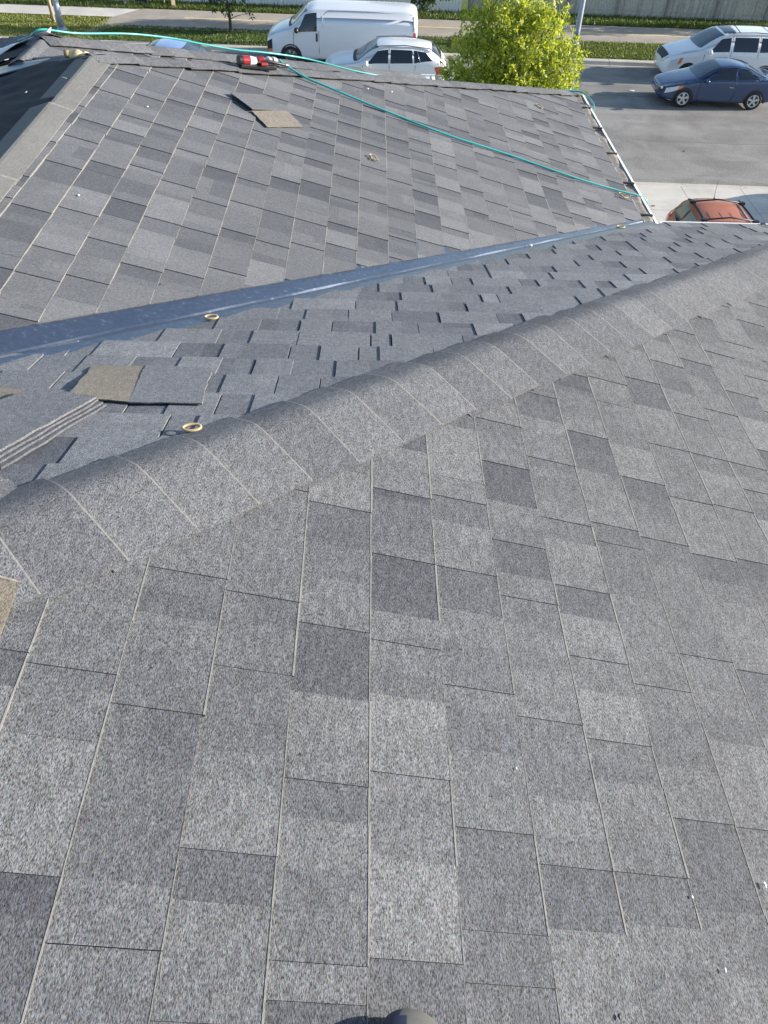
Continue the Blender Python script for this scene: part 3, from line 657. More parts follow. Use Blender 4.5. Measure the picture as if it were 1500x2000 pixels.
# pale debris
m_chip = simple('pale_chip', (.75, .74, .70), .6)
def chip(p, r, label, mat=None, stretch=1.0):
    bm = bmesh.new(); bmesh.ops.create_icosphere(bm, subdivisions=1, radius=r)
    for v in bm.verts: v.co = Vector((v.co.x * random.uniform(.7, 1.3), v.co.y * stretch * random.uniform(.8, 1.2), v.co.z * .5)) + Vector(p)
    tag(obj('debris_chip', bm, mat or m_chip), label, 'debris', 'small chips of debris on the roof')
def onD(u, v, h=.010): return on(u, v, -M_, 0, zD, h)
def onA(u, v, h=.010): return on(u, v, -M_, 0, zA, h)
def onB(u, v, h=.010): return on(u, v, 0, -M_, zB, h)
chip(onA(1036, 479, .02), .011, 'white scrap of paper on the valley flashing')
chip(onD(1494, 1728), .0032, 'bright pale chip on the near slope at the right edge', stretch=2)
chip(onD(1352, 1752), .0022, 'pale chip on the near slope, right of the boot and up', stretch=1.6)
chip(onD(1417, 1895), .0022, 'tiny pale chip near the lower right corner of the near slope', stretch=2)
chip(onD(1210, 1985), .0028, 'small black chip on the shingles right of the boot', m_black, 1.6)
chip(onD(1008, 1500), .0018, 'tiny white chip in the middle of the near slope', stretch=1.6)
chip(onA(153, 381), .006, 'white speck on the far slope near the pale ridge sheet'); chip(onA(288, 208), .006, 'white speck on the far slope above the dark tabs')
chip(onA(718, 173, .04), .009, 'white scrap under the edge of the far hip caps'); chip(onA(765, 179, .04), .007, 'smaller white scrap right of the other under the hip caps')
chip(onB(530, 558, .01), .006, 'pale speck at the lower edge of the valley flashing')
# yellow glove at the end of the far ridge
def glove():
    g = empty('work_glove', (-1.50, 4.34, -1.172 + H)); tag(g, 'crumpled pale yellow work glove at the end of the far ridge', 'glove')
    bm = bmesh.new(); bmesh.ops.create_uvsphere(bm, u_segments=16, v_segments=10, radius=.045)
    for v in bm.verts: v.co = Vector((v.co.x * 1.5, v.co.y * .9, max(v.co.z, -.012) * .75 + .006 * math.sin(v.co.x * 90) + .004 * math.cos(v.co.y * 120)))
    o = obj('palm', bm, m_gl, g); [setattr(p, 'use_smooth', True) for p in o.data.polygons]
    for k in range(4):
        y = -.03 + k * .019; obj('finger', tube_mesh('finger', [(.045, y, .006), (.072, y * 1.25, .010), (.094 + .006 * (k % 2), y * 1.4, .002)], .0105, 8, taper=[1, .95, .6]), m_gl, g)
    obj('thumb', tube_mesh('thumb', [(0, .03, .004), (.02, .055, .006), (.04, .066, .002)], .012, 8, taper=[1, .9, .6]), m_gl, g)
    obj('cuff', tube_mesh('cuff', [(-.05, 0, .008), (-.085, 0, .006)], .030, 10), simple('cuff', (.25, .2, .1), .8), g)
    g.rotation_euler = (0, 0, .1); g.scale = (.62, .62, .62)
m_gl = simple('yellow_leather', (.55, .45, .26), .7, noise=.2, scale=60, bump=.4)
glove()

# nail gun
def nail_gun():
    p = on(468, 128, -M_, 0, zA, .03); q = on(545, 133, -M_, 0, zA, .05); ang = math.atan2(q.y - p.y, q.x - p.x)
    g = empty('nail_gun', p, ang); L = (q - p).length; tag(g, 'red, white and black roofing nail gun lying on the far hip', 'nail gun')
    k = L / .33; dzs = (q.z - p.z) / L
    g.rotation_euler = (0, -math.atan(dzs), ang); g.scale = (.86, .66, .60)
    def cyl(name, a, b, r0, r1, mat, n=16):
        m = tube_mesh(name, [Vector(a).lerp(Vector(b), f) for f in (0, .06, .5, .94, 1)], 1, n, taper=[r0 * .86, r0, (r0 + r1) / 2, r1, r1 * .86]); m.polygons.foreach_set('use_smooth', [False] * len(m.polygons)); return obj(name, m, mat, g)
    cyl('cylinder_cap', (-.012, 0, .045), (.014, 0, .045), .044, .044, m_black); cyl('cylinder_head', (.013, 0, .045), (.066, 0, .047), .043, .043, m_red); cyl('housing', (.065, 0, .047), (.115, 0, .045), .040, .032, m_white); cyl('body_block', (.10, .0, .04), (.19, .0, .036), .030, .024, m_black)
    cyl('nose_barrel', (.13, 0, .04), (.235, 0, .03), .024, .018, m_midgrey)
    b = bmesh.new(); box(b, .0, .26, -.035, .03, -.012, .018, .006); obj('magazine_base', b, m_black, g)
    b = bmesh.new(); box(b, .215, .285, .015, .085, .01, .075, .012); obj('magazine', b, m_lightgrey, g)
    b = bmesh.new(); box(b, .205, .295, .01, .09, .0, .012, .003); box(b, .245, .252, .011, .089, .012, .078, .002); obj('magazine_frame', b, m_black, g)
    cyl('trigger_cap', (.125, -.01, .06), (.165, -.012, .078), .022, .022, m_red); cyl('trigger_guard', (.14, -.035, .03), (.185, -.04, .034), .018, .015, m_red)
    obj('handle', tube_mesh('handle', smooth_path([(.15, -.015, .05), (.20, -.022, .055), (.26, -.02, .045), (.33, -.005, .03)], 5), .014, 10), m_black, g)
    cyl('air_fitting', (.325, -.005, .032), (.36, .0, .026), .010, .008, m_midgrey)
nail_gun()
# gear at the upper left corner
def gear():
    g = empty('tool_bag', (-2.20, 4.72, sW2.z(-2.20, 4.72) + H + .01), .2); tag(g, 'dark grey tool bag with white rolls and black straps at the upper left edge', 'tool bag')
    b = bmesh.new(); box(b, -.16, .06, -.10, .12, 0, .13, .03); obj('bag_body', b, simple('bag_cloth', (.10, .10, .13), .8), g)
    obj('roll', tube_mesh('roll', [(-.06, -.16, .04), (.0, -.13, .04)], .032, 14), m_white, g); obj('roll', tube_mesh('roll', [(.04, -.14, .035), (.09, -.11, .035)], .030, 14), m_white, g)
    obj('strap', tube_mesh('strap', smooth_path([(-.13, -.10, .02), (-.10, -.09, .14), (-.06, .0, .17), (-.04, .10, .12)], 5), .012, 6), m_black, g)
    obj('strap', tube_mesh('strap', smooth_path([(.02, -.10, .02), (.03, -.08, .13), (.04, .0, .16), (.05, .10, .1)], 5), .011, 6), m_lightgrey, g)
    b = bmesh.new(); bar(b, (.10, -.10, .02), (.07, .12, .11), .03, .012, .003); obj('white_handle', b, m_white, g)
gear()
rows = []
for i in range(9):
    f = i / 8; x = -2.25 + .36 * f; y = 5.10 - .03 * math.sin(f * 3) + .02 * f
    rows.append([Vector((x, y + g, (sW2.z(x, y)) + H + .02 + .015 * math.sin(f * 5 + g * 40))) for g in (-.04, 0, .05)])
tag(ribbon('wrapper_strip', rows, m_white, thick=.002, parent=None), 'crumpled white wrapper strip lying beside the hose at the farthest ridge', 'wrapper')

# boot of the person standing on the roof
def boot():
    g = empty('work_boot', (0.062, .034, sD.z(.035, .0) + H + .009)); tag(g, 'rounded toe of a pale grey work boot, shaded half painted navy, at the bottom edge', 'boot')
    g.rotation_euler = (0, math.atan(M_) * .95, 0); g.scale = (1.22, 1, 1)
    # stations from heel to toe: y, half width, height, z centre
    ST = [(-.145, .020, .05, .05), (-.135, .034, .075, .055), (-.09, .040, .10, .06), (-.03, .042, .10, .06), (.03, .046, .082, .045), (.08, .050, .064, .036), (.125, .050, .056, .031), (.160, .042, .048, .028), (.182, .028, .036, .022), (.192, .012, .018, .016)]
    n = 20; V = []; Fc = []
    for (y, wd, hh, zc) in ST:
        for k in range(n):
            a = 2 * math.pi * k / n; x = math.cos(a) * wd; z = max(.018, zc + math.sin(a) * hh * .62); V.append((x, y, z))
    for i in range(len(ST) - 1):
        for k in range(n): Fc.append((i * n + k, i * n + (k + 1) % n, (i + 1) * n + (k + 1) % n, (i + 1) * n + k))
    Fc += [tuple(range(n - 1, -1, -1)), tuple((len(ST) - 1) * n + k for k in range(n))]
    me = mesh('upper', V, Fc, True); o = obj('upper', me, [simple('boot_pale', (.10, .10, .097), .6, noise=.12, scale=90), simple('boot_shade_navy', (.018, .022, .05), .6, noise=.1, scale=90)], g)
    for p in me.polygons:
        if p.center.x < -.004 + .01 * math.sin(p.center.y * 30): p.material_index = 1  # shade on the boot's left half is painted in as navy
    sub = o.modifiers.new('s', 'SUBSURF'); sub.levels = 2; sub.render_levels = 2
    V = []; Fc = []
    for (y, wd, hh, zc) in ST:
        for x, z in ((-wd + .001, 0), (wd - .001, 0), (wd - .001, .024), (-wd + .001, .024)): V.append((x, y * .985, z))
    for i in range(len(ST) - 1):
        for k in range(4): Fc.append((i * 4 + k, i * 4 + (k + 1) % 4, i * 4 + 4 + (k + 1) % 4, i * 4 + 4 + k))
    Fc += [(3, 2, 1, 0), tuple((len(ST) - 1) * 4 + k for k in range(4))]
    obj('sole', mesh('sole', V, Fc), m_black, g)
    obj('shaft', tube_mesh('shaft', [(0, -.08, .09), (0, -.085, .15), (0, -.09, .21), (0, -.095, .23)], .05, 18, taper=[1, .98, 1.02, .9]), simple('boot_shaft', (.03, .035, .06), .7), g)
    for k in range(4): y = .0 + k * .022; obj('lace', tube_mesh('lace', [(-.02, y, .105 - k * .012), (0, y + .006, .113 - k * .012), (.02, y, .105 - k * .012)], .003, 6), m_black, g)
boot()

# ------------------------------------------------------------------ VEHICLES
def paint(name, col, rough=.28, metal=0.0): return simple(name, col, rough, metal=metal, coat=.8)
m_glass = simple('dark_glass', (.012, .015, .020), .06, spec=.9); m_glassL = simple('windscreen_glass', (.05, .07, .09), .05, spec=1.0)
m_tyre = simple('tyre_rubber', (.018, .018, .019), .8); m_rim = simple('alloy', (.62, .63, .65), .3, metal=.5); m_steel = simple('steel_wheel', (.12, .12, .13), .5, metal=.4)
m_trim = simple('black_trim', (.02, .02, .022), .55); m_lens = simple('head_lamp', (.62, .66, .72), .12, coat=1.); m_amber = simple('amber_lens', (.75, .22, .03), .2, coat=1.)
m_redl = simple('tail_lens', (.60, .02, .03), .18, coat=1.); m_silver = simple('chrome', (.6, .6, .62), .2, metal=.9)
def pchip(xs, ys, x):
    xs = np.array(xs, float); ys = np.array(ys, float); h = np.diff(xs); d = np.diff(ys) / h; m = np.zeros(len(xs)); m[0] = d[0]; m[-1] = d[-1]
    for i in range(1, len(xs) - 1):
        if d[i - 1] * d[i] > 0: w1, w2 = 2 * h[i] + h[i - 1], h[i] + 2 * h[i - 1]; m[i] = (w1 + w2) / (w1 / d[i - 1] + w2 / d[i])
    i = int(min(max(np.searchsorted(xs, x) - 1, 0), len(h) - 1)); t = (x - xs[i]) / h[i]
    return (2 * t ** 3 - 3 * t ** 2 + 1) * ys[i] + (t ** 3 - 2 * t ** 2 + t) * h[i] * m[i] + (-2 * t ** 3 + 3 * t ** 2) * ys[i + 1] + (t ** 3 - t ** 2) * h[i] * m[i + 1]
class Car:
    """x runs from the nose (0) to the tail; stations: x, z_bottom, half width, z_belt, half width of roof edge, z roof edge, z centre"""
    def __init__(self, name, S, col, label, cat, crease=.97):
        self.S = np.array(S, float); self.root = empty(name); tag(self.root, label, cat); self.mat = col; self.crease = crease
        self.L = self.S[-1, 0]; self.build()
    def prm(self, x): return [pchip(self.S[:, 0], self.S[:, k], min(max(x, 0), self.L)) for k in range(1, 7)]
    def sec(self, x):
        zb, w, zl, wr, zr, zc = self.prm(x); hb = zl - zb
        return [(0, zb), (w * .82, zb), (w * .965, zb + hb * .14), (w * 1.0, zb + hb * .48), (w * self.crease, zl), (wr, zr), (wr * .93, zr + (zc - zr) * .30), (wr * .55, zr + (zc - zr) * .86), (0, zc)]
    def pt(self, x, v, off=0.0, side=-1):    # v in 0..8; side -1 = the side towards -y
        P = self.sec(x); i = int(min(math.floor(v), 7)); t = v - i
        if 4 <= v <= 5:                      # flat-ish side glass with slight barrel
            y = P[4][0] * (1 - t) + P[5][0] * t + .018 * math.sin(math.pi * t); z = P[4][1] * (1 - t) + P[5][1] * t
        else:
            p0, p1, p2, p3 = P[max(i - 1, 0)], P[i], P[i + 1], P[min(i + 2, 8)]
            if i == 5: p0 = (2 * P[5][0] - P[6][0], 2 * P[5][1] - P[6][1])
            if i == 3: p3 = (2 * P[4][0] - P[3][0], 2 * P[4][1] - P[3][1])
            f = lambda k: .5 * (2 * p1[k] + (p2[k] - p0[k]) * t + (2 * p0[k] - 5 * p1[k] + 4 * p2[k] - p3[k]) * t * t + (3 * p1[k] - p0[k] - 3 * p2[k] + p3[k]) * t ** 3)
            y, z = f(0), f(1)
        q = Vector((x, side * y, z))
        if off:
            e = .02; a = self.pt(min(x + e, self.L), v, 0, side) - self.pt(max(x - e, 0), v, 0, side); b = self.pt(x, min(v + .05, 8), 0, side) - self.pt(x, max(v - .05, 0), 0, side)
            n = a.cross(b); 
            if n.length > 1e-9:
                n.normalize(); c = Vector((x, 0, .6)); n = n if n.dot(q - c) > 0 else -n; q = q + n * off
        return q
    def build(self):
        xs = list(np.concatenate([np.linspace(0, .35, 8), np.linspace(.35, self.L - .3, 56)[1:], np.linspace(self.L - .3, self.L, 8)[1:]])); vs = [0, 1, 1.35, 1.7, 2, 2.5, 3, 3.5, 3.8, 4, 4.33, 4.66, 5, 5.4, 6, 6.5, 7, 7.5, 8]
        V = []; Fc = []; full = [(-1, v) for v in vs] + [(1, v) for v in vs[::-1][1:-1]]; n = len(full)
        for x in xs: V += [self.pt(x, v, 0, s) for s, v in full]
        for i in range(len(xs) - 1):
            for k in range(n): Fc.append((i * n + k, i * n + (k + 1) % n, (i + 1) * n + (k + 1) % n, (i + 1) * n + k))
        Fc += [tuple(range(n)), tuple((len(xs) - 1) * n + k for k in range(n - 1, -1, -1))]
        me = mesh('body', V, Fc, True); bm = bmesh.new(); bm.from_mesh(me); bmesh.ops.recalc_face_normals(bm, faces=bm.faces); bm.to_mesh(me); bm.free()
        self.body = obj('body', me, self.mat, self.root)
    def patch(self, name, q, mat, off=.005, side=-1, nx=12, nv=6, parent=None):
        """q: four (x, v) corners: bottom front, bottom rear, top rear, top front"""
        V = []; Fc = []
        for j in range(nv + 1):
            for i in range(nx + 1):
                u, w = i / nx, j / nv; x = (q[0][0] * (1 - u) + q[1][0] * u) * (1 - w) + (q[3][0] * (1 - u) + q[2][0] * u) * w; v = (q[0][1] * (1 - u) + q[1][1] * u) * (1 - w) + (q[3][1] * (1 - u) + q[2][1] * u) * w
                V.append(self.pt(x, v, off, side))
        for j in range(nv):
            for i in range(nx): a = j * (nx + 1) + i; Fc.append((a, a + 1, a + nx + 2, a + nx + 1))
        return obj(name, mesh(name, V, Fc, True), mat, parent or self.root)
    def across(self, name, x0, x1, v0, mat, off=.005, xr0=None, xr1=None, nx=10, bow=.0):
        """panel across the car from roof edge to roof edge (windscreen, rear glass, hood): x from x0 to x1, v from v0 to centre and back"""
        V = []; Fc = []; cols = [(-1, v0 + (8 - v0) * k / 8) for k in range(9)] + [(1, 8 - (8 - v0) * k / 8) for k in range(1, 9)]
        for i in range(nx + 1):
            f = i / nx
            for k, (s, v) in enumerate(cols):
                g = (k / 16 - .5) * 2; x = x0 + (x1 - x0) * f + bow * g * g; V.append(self.pt(x, v, off, s))
        n = 17
        for i in range(nx):
            for k in range(n - 1): a = i * n + k; Fc.append((a, a + 1, a + n + 1, a + n))
        return obj(name, mesh(name, V, Fc, True), mat, self.root)
    def line(self, name, pts, mat, r=.007, side=-1, off=.001, par=None):
        P = [self.pt(x, v, off, side) for x, v in pts]; return obj(name, tube_mesh(name, P, r, 5), mat, par or self.root)
    def wheel(self, x, r, side=-1, w=.21, alloy=True, proud=.015, arch=True, spokes=5):
        yb = self.prm(x)[1]; y = yb + proud
        g = empty('wheel', (x, side * y, r)); g.parent = self.root
        g.rotation_euler = (0, 0, 0 if side < 0 else math.pi)
        n = 30; prof = [(-w, r * .66), (-w, r * .9), (-w + .02, r * .985), (-w + .05, r), (-.045, r), (-.018, r * .985), (0, r * .93), (0, r * .70), (-.012, r * .665)]
        V = []; Fc = []
        for k in range(n):
            a = 2 * math.pi * k / n
            for (d, rr) in prof: V.append((rr * math.cos(a), -d - w * 0, rr * math.sin(a)))
        # local: outer face at y = 0 looking to -y
        V = [(vx, -(-vy) if False else vy, vz) for vx, vy, vz in V]
        m = len(prof)
        for k in range(n):
            for j in range(m - 1): Fc.append((k * m + j, k * m + j + 1, ((k + 1) % n) * m + j + 1, ((k + 1) % n) * m + j))
        obj('tyre', mesh('tyre', V, Fc, True), m_tyre, g)
        # rim: dish, lip and spokes
        bm = bmesh.new(); ro = r * .67
        def disc(rad, y0, seg=24):
            vs = [bm.verts.new((rad * math.cos(2 * math.pi * k / seg), y0, rad * math.sin(2 * math.pi * k / seg))) for k in range(seg)]; return bm.faces.new(vs)
        disc(ro, .05); obj('hub_well', bm, m_trim, g)
        bm = bmesh.new(); seg = 30
        rings = []
        for rad, yy in ((ro * 1.02, .0), (ro * .99, -.006), (ro * .90, -.002), (ro * .88, .05)):
            rings.append([bm.verts.new((rad * math.cos(2 * math.pi * k / seg), yy, rad * math.sin(2 * math.pi * k / seg))) for k in range(seg)])
        for a_, b_ in zip(rings[:-1], rings[1:]):
            for k in range(seg): bm.faces.new((a_[k], a_[(k + 1) % seg], b_[(k + 1) % seg], b_[k]))
        vs = [bm.verts.new((ro * .2 * math.cos(2 * math.pi * k / 12), -.004, ro * .2 * math.sin(2 * math.pi * k / 12))) for k in range(12)]; bm.faces.new(vs)
        for s_ in range(spokes):
            a0 = 2 * math.pi * s_ / spokes + .3; ca, sa = math.cos(a0), math.sin(a0)
            def P(rr, off, yy): return (ca * rr - sa * off, yy, sa * rr + ca * off)
            w0, w1 = ro * .13, ro * (.20 if alloy else .3)
            q = [bm.verts.new(P(ro * .12, -w0, -.003)), bm.verts.new(P(ro * .12, w0, -.003)), bm.verts.new(P(ro * .93, w1, .004)), bm.verts.new(P(ro * .93, -w1, .004))]
            q2 = [bm.verts.new(P(ro * .12, -w0, .03)), bm.verts.new(P(ro * .12, w0, .03)), bm.verts.new(P(ro * .93, w1, .034)), bm.verts.new(P(ro * .93, -w1, .034))]
            bm.faces.new(q)
            for k in range(4): bm.faces.new((q[k], q[(k + 1) % 4], q2[(k + 1) % 4], q2[k]))
        obj('rim', bm, m_rim if alloy else m_steel, g)
        if arch:
            ra = r * 1.17; V = [(x, side * (yb * 1.0 + .004), .12)]; N = 22; 
            a0 = -.35
            for k in range(N + 1):
                a = a0 + (math.pi - 2 * a0) * k / N; X = x + ra * math.cos(a); Z = r + ra * math.sin(a) * 1.0
                # stay on the flank
                V.append((X, side * (self.flank(X, Z) + .004), Z))
            V[0] = (x, side * (self.flank(x, r) + .004), r)
            obj('wheel_arch', mesh('wheel_arch', V, [(0, k, k + 1) for k in range(1, N + 1)]), m_trim, self.root)
    def flank(self, x, z):
        P = self.sec(x)
        for i in range(1, 5):
            if P[i][1] <= z <= P[i + 1][1]:
                lo, hi = i, i + 1
                v0, v1 = i, i + 1
                for _ in range(18):
                    vm = (v0 + v1) / 2; q = self.pt(x, vm)
                    if q.z < z: v0 = vm
                    else: v1 = vm
                return abs(self.pt(x, v0).y)
        return P[1][0] if z < P[1][1] else P[5][0]
    def mirror(self, x, v, side=-1, mat=None, s=1.0):
        p = self.pt(x, v, 0, side); bm = bmesh.new(); bmesh.ops.create_uvsphere(bm, u_segments=12, v_segments=8, radius=1)
        for q in bm.verts: q.co = Vector((q.co.x * .07 * s, q.co.y * .11 * s, q.co.z * .075 * s)) + p + Vector((.0, side * .13 * s, .03))
        o = obj('mirror', bm, mat or self.mat, self.root); [setattr(f, 'use_smooth', True) for f in o.data.polygons]
        b = bmesh.new(); bar(b, p, p + Vector((0, side * .08, .02)), .05, .03); obj('mirror_arm', b, m_trim, self.root)
    def place(self, s, t, rz=0.0, z=0.0):
        self.root.location = st(s, t, z); self.root.rotation_euler = (0, 0, SA + rz)

# blue two-door coupe
p_blue = paint('blue_paint', (.038, .070, .155), .22, .25)
c = Car('parked_car', [(0, .34, .50, .56, .42, .58, .60), (.06, .26, .66, .62, .52, .645, .67), (.22, .21, .79, .67, .60, .71, .74), (.5, .19, .845, .72, .66, .79, .82), (.95, .18, .865, .80, .70, .88, .92), (1.28, .18, .87, .85, .72, .95, .995), (1.7, .18, .875, .88, .64, 1.17, 1.21),
     (2.1, .18, .875, .905, .565, 1.32, 1.36), (2.6, .18, .875, .925, .55, 1.36, 1.405), (3.1, .19, .875, .95, .55, 1.30, 1.35), (3.55, .20, .87, .975, .60, 1.14, 1.19), (3.92, .22, .855, .985, .66, 1.02, 1.05), (4.22, .26, .82, .97, .64, 1.00, 1.02), (4.38, .33, .76, .90, .58, .93, .95), (4.44, .42, .66, .80, .5, .83, .84)],
    p_blue, 'dark blue two door coupe with silver alloy wheels on the street', 'car')
c.across('windscreen', 1.26, 2.05, 5.35, m_glassL, .006, bow=.10); c.across('rear_window', 3.05, 3.86, 5.35, m_glassL, .006, bow=-.03)
c.patch('side_window', [(1.55, 4.15), (2.66, 4.1), (2.66, 4.86), (2.12, 4.84)], m_glass); c.patch('quarter_window', [(2.76, 4.1), (3.52, 4.22), (3.20, 4.80), (2.76, 4.86)], m_glass)
c.patch('side_window', [(1.55, 4.15), (2.66, 4.1), (2.66, 4.86), (2.12, 4.84)], m_glass, side=1)
c.line('window_seal', [(1.32, 4.05)] + [(1.32 + i * .155, 4.06) for i in range(1, 15)], m_trim, .008); c.line('window_seal', [(1.34, 4.2), (1.6, 4.75), (2.05, 4.93), (2.6, 4.93), (3.1, 4.9), (3.5, 4.5), (3.58, 4.1)], m_trim, .008)
c.line('door_seam', [(1.42, 4.0), (1.38, 3.2), (1.40, 2.4), (1.46, 1.6)], m_trim, .009); c.line('door_seam', [(2.72, 4.0), (2.74, 3.0), (2.70, 2.3), (2.60, 1.7)], m_trim, .009); c.line('door_seam', [(1.46, 1.6), (2.60, 1.65)], m_trim, .009)
c.patch('headlight', [(.16, 3.15), (.62, 3.55), (.64, 3.95), (.20, 3.85)], m_lens, .008); c.patch('turn_signal', [(.62, 3.55), (.78, 3.66), (.80, 3.92), (.64, 3.95)], m_amber, .008); c.patch('headlight', [(.16, 3.15), (.62, 3.55), (.64, 3.95), (.20, 3.85)], m_lens, .008, side=1)
c.patch('taillight', [(4.18, 3.0), (4.42, 3.1), (4.42, 3.85), (4.05, 3.85)], m_redl, .008)
c.patch('bumper_intake', [(.02, 1.3), (.42, 1.5), (.44, 2.1), (.03, 2.2)], m_trim, .006); c.line('bumper_trim', [(.30, 2.0), (.42, 1.75), (.50, 1.45)], m_silver, .012)
c.patch('grille', [(.005, 3.2), (.17, 3.3), (.17, 4.1), (.005, 4.1)], m_trim, .006); c.patch('badge', [(.04, 3.7), (.10, 3.7), (.10, 4.3), (.04, 4.3)], m_silver, .015)
c.line('hood_seam', [(.22, 5.0), (.6, 5.0), (1.0, 4.9), (1.25, 4.8)], m_trim, .004)
b = c.pt(2.58, 3.55, .01); bb = bmesh.new(); bar(bb, b - Vector((.09, 0, 0)), b + Vector((.07, 0, 0)), .03, .025, .008); obj('door_handle', bb, m_silver, c.root)
c.mirror(1.60, 4.15); c.mirror(1.60, 4.15, 1)
for x in (.88, 3.53): c.wheel(x, .315); c.wheel(x, .315, 1)
c.patch('mud_flap', [(3.92, 1.1), (3.97, 1.1), (3.97, 2.0), (3.92, 2.0)], m_trim, .03)
c.place(10.02, 31.98)

# white minivan
p_white = paint('white_paint', (.78, .79, .80), .3)
mv = [(0, .36, .55, .62, .45, .66, .70), (.07, .27, .78, .72, .60, .78, .82), (.25, .23, .90, .82, .68, .90, .94), (.6, .2, .96, .92, .74, 1.01, 1.05), (1.0, .19, .975, .99, .78, 1.10, 1.14), (1.25, .19, .98, 1.02, .80, 1.17, 1.22), (1.7, .19, .985, 1.04, .74, 1.44, 1.49), (2.1, .19, .985, 1.06, .68, 1.62, 1.68),
      (2.7, .19, .985, 1.08, .67, 1.69, 1.75), (3.6, .2, .985, 1.09, .67, 1.70, 1.76), (4.5, .22, .975, 1.10, .66, 1.66, 1.72), (4.9, .26, .955, 1.10, .68, 1.52, 1.58), (5.1, .33, .92, 1.04, .72, 1.2, 1.25), (5.16, .42, .84, .92, .66, .96, 1.0)]
v = Car('parked_car', mv, p_white, 'white minivan with roof rails parked at the far kerb beside the blue coupe', 'minivan', crease=.975)
v.across('windscreen', 1.22, 2.08, 5.3, m_glassL, .006, bow=.14)
v.patch('side_window', [(1.62, 4.12), (2.46, 4.1), (2.46, 4.84), (2.08, 4.82)], m_glass); v.patch('side_window', [(2.60, 4.1), (3.55, 4.1), (3.55, 4.84), (2.60, 4.84)], m_glass); v.patch('side_window', [(3.66, 4.1), (4.72, 4.12), (4.55, 4.84), (3.66, 4.84)], m_glass)
v.line('door_seam', [(1.50, 4.0), (1.50, 2.6), (1.60, 1.6)], m_trim, .009); v.line('door_seam', [(2.53, 4.9), (2.53, 4.0), (2.53, 2.6), (2.50, 1.5)], m_trim, .009); v.line('door_seam', [(3.62, 4.9), (3.62, 4.0), (3.62, 2.6), (3.6, 1.5)], m_trim, .009)
v.patch('headlight', [(.20, 3.0), (.60, 3.35), (.66, 3.9), (.26, 3.8)], m_lens, .010); v.patch('turn_signal', [(.52, 3.3), (.64, 3.4), (.70, 3.9), (.58, 3.85)], m_amber, .014)
bm = bmesh.new(); gx = []
v.across('grille', .012, .20, 6.0, m_trim, .010); v.patch('bumper_intake', [(.03, 1.2), (.42, 1.3), (.42, 1.9), (.03, 1.9)], m_lightgrey, .006)
v.line('roof_rail', [(2.3, 5.5), (2.4, 5.75), (3.4, 5.8), (4.5, 5.75), (4.6, 5.5)], m_trim, .016, off=.05); v.line('roof_rail', [(2.3, 5.5), (2.4, 5.75), (3.4, 5.8), (4.5, 5.75), (4.6, 5.5)], m_trim, .016, side=1, off=.05)
obj('roof_bar', tube_mesh('roof_bar', [v.pt(2.75, 5.75, .055, -1), v.pt(2.75, 8, .06), v.pt(2.75, 5.75, .055, 1)], .014, 6), m_trim, v.root); obj('roof_bar', tube_mesh('roof_bar', [v.pt(4.1, 5.75, .055, -1), v.pt(4.1, 8, .06), v.pt(4.1, 5.75, .055, 1)], .014, 6), m_trim, v.root)
v.across('sunroof', 2.2, 2.62, 6.4, m_glass, .006); v.line('hood_seam', [(.24, 5.0), (.7, 4.95), (1.2, 4.85)], m_trim, .004)
v.mirror(1.66, 4.2, mat=p_white, s=1.2); v.mirror(1.66, 4.2, 1, mat=p_white, s=1.2)
for x in (.98, 4.06): v.wheel(x, .335); v.wheel(x, .335, 1)
v.patch('taillight', [(4.95, 3.3), (5.1, 3.3), (4.98, 4.7), (4.8, 4.7)], m_redl, .01)
v.place(10.85, 35.15)

# white compact suv
sv_ = [(0, .38, .52, .68, .42, .72, .75), (.06, .30, .74, .78, .58, .83, .86), (.22, .26, .87, .88, .68, .95, .98), (.55, .24, .91, .95, .74, 1.04, 1.08), (1.0, .23, .92, 1.0, .77, 1.10, 1.14), (1.25, .23, .925, 1.02, .78, 1.15, 1.20), (1.65, .23, .93, 1.04, .70, 1.40, 1.45), (2.0, .23, .93, 1.06, .645, 1.56, 1.61),
       (2.6, .24, .93, 1.08, .63, 1.62, 1.68), (3.3, .25, .93, 1.10, .62, 1.61, 1.67), (3.95, .27, .92, 1.13, .61, 1.53, 1.59), (4.2, .30, .90, 1.15, .64, 1.40, 1.46), (4.45, .36, .86, 1.12, .68, 1.17, 1.20), (4.58, .44, .76, 1.0, .62, 1.03, 1.05)]
u = Car('parked_car', sv_, p_white, 'white compact suv in front of the white cargo van, half behind the leafy tree', 'suv', crease=.97)
u.across('windscreen', 1.22, 1.98, 5.3, m_glassL, .006, bow=.12); u.across('rear_window', 4.02, 4.38, 5.4, m_glass, .006)
u.patch('side_window', [(1.60, 4.12), (2.42, 4.1), (2.42, 4.84), (2.02, 4.82)], m_glass); u.patch('side_window', [(2.50, 4.1), (3.32, 4.12), (3.28, 4.84), (2.50, 4.84)], m_glass); u.patch('quarter_window', [(3.38, 4.12), (4.05, 4.3), (3.78, 4.80), (3.34, 4.84)], m_glass)
u.line('window_frame', [(3.60, 4.15), (3.46, 4.85)], m_silver, .010, off=.008); u.line('window_frame', [(2.46, 4.05), (2.46, 4.9)], m_silver, .012, off=.006)
u.line('roof_rail', [(1.95, 5.5), (2.1, 5.7), (3.0, 5.75), (3.9, 5.7), (4.05, 5.5)], m_trim, .014, off=.04); u.line('roof_rail', [(1.95, 5.5), (2.1, 5.7), (3.0, 5.75), (3.9, 5.7), (4.05, 5.5)], m_trim, .014, side=1, off=.04)
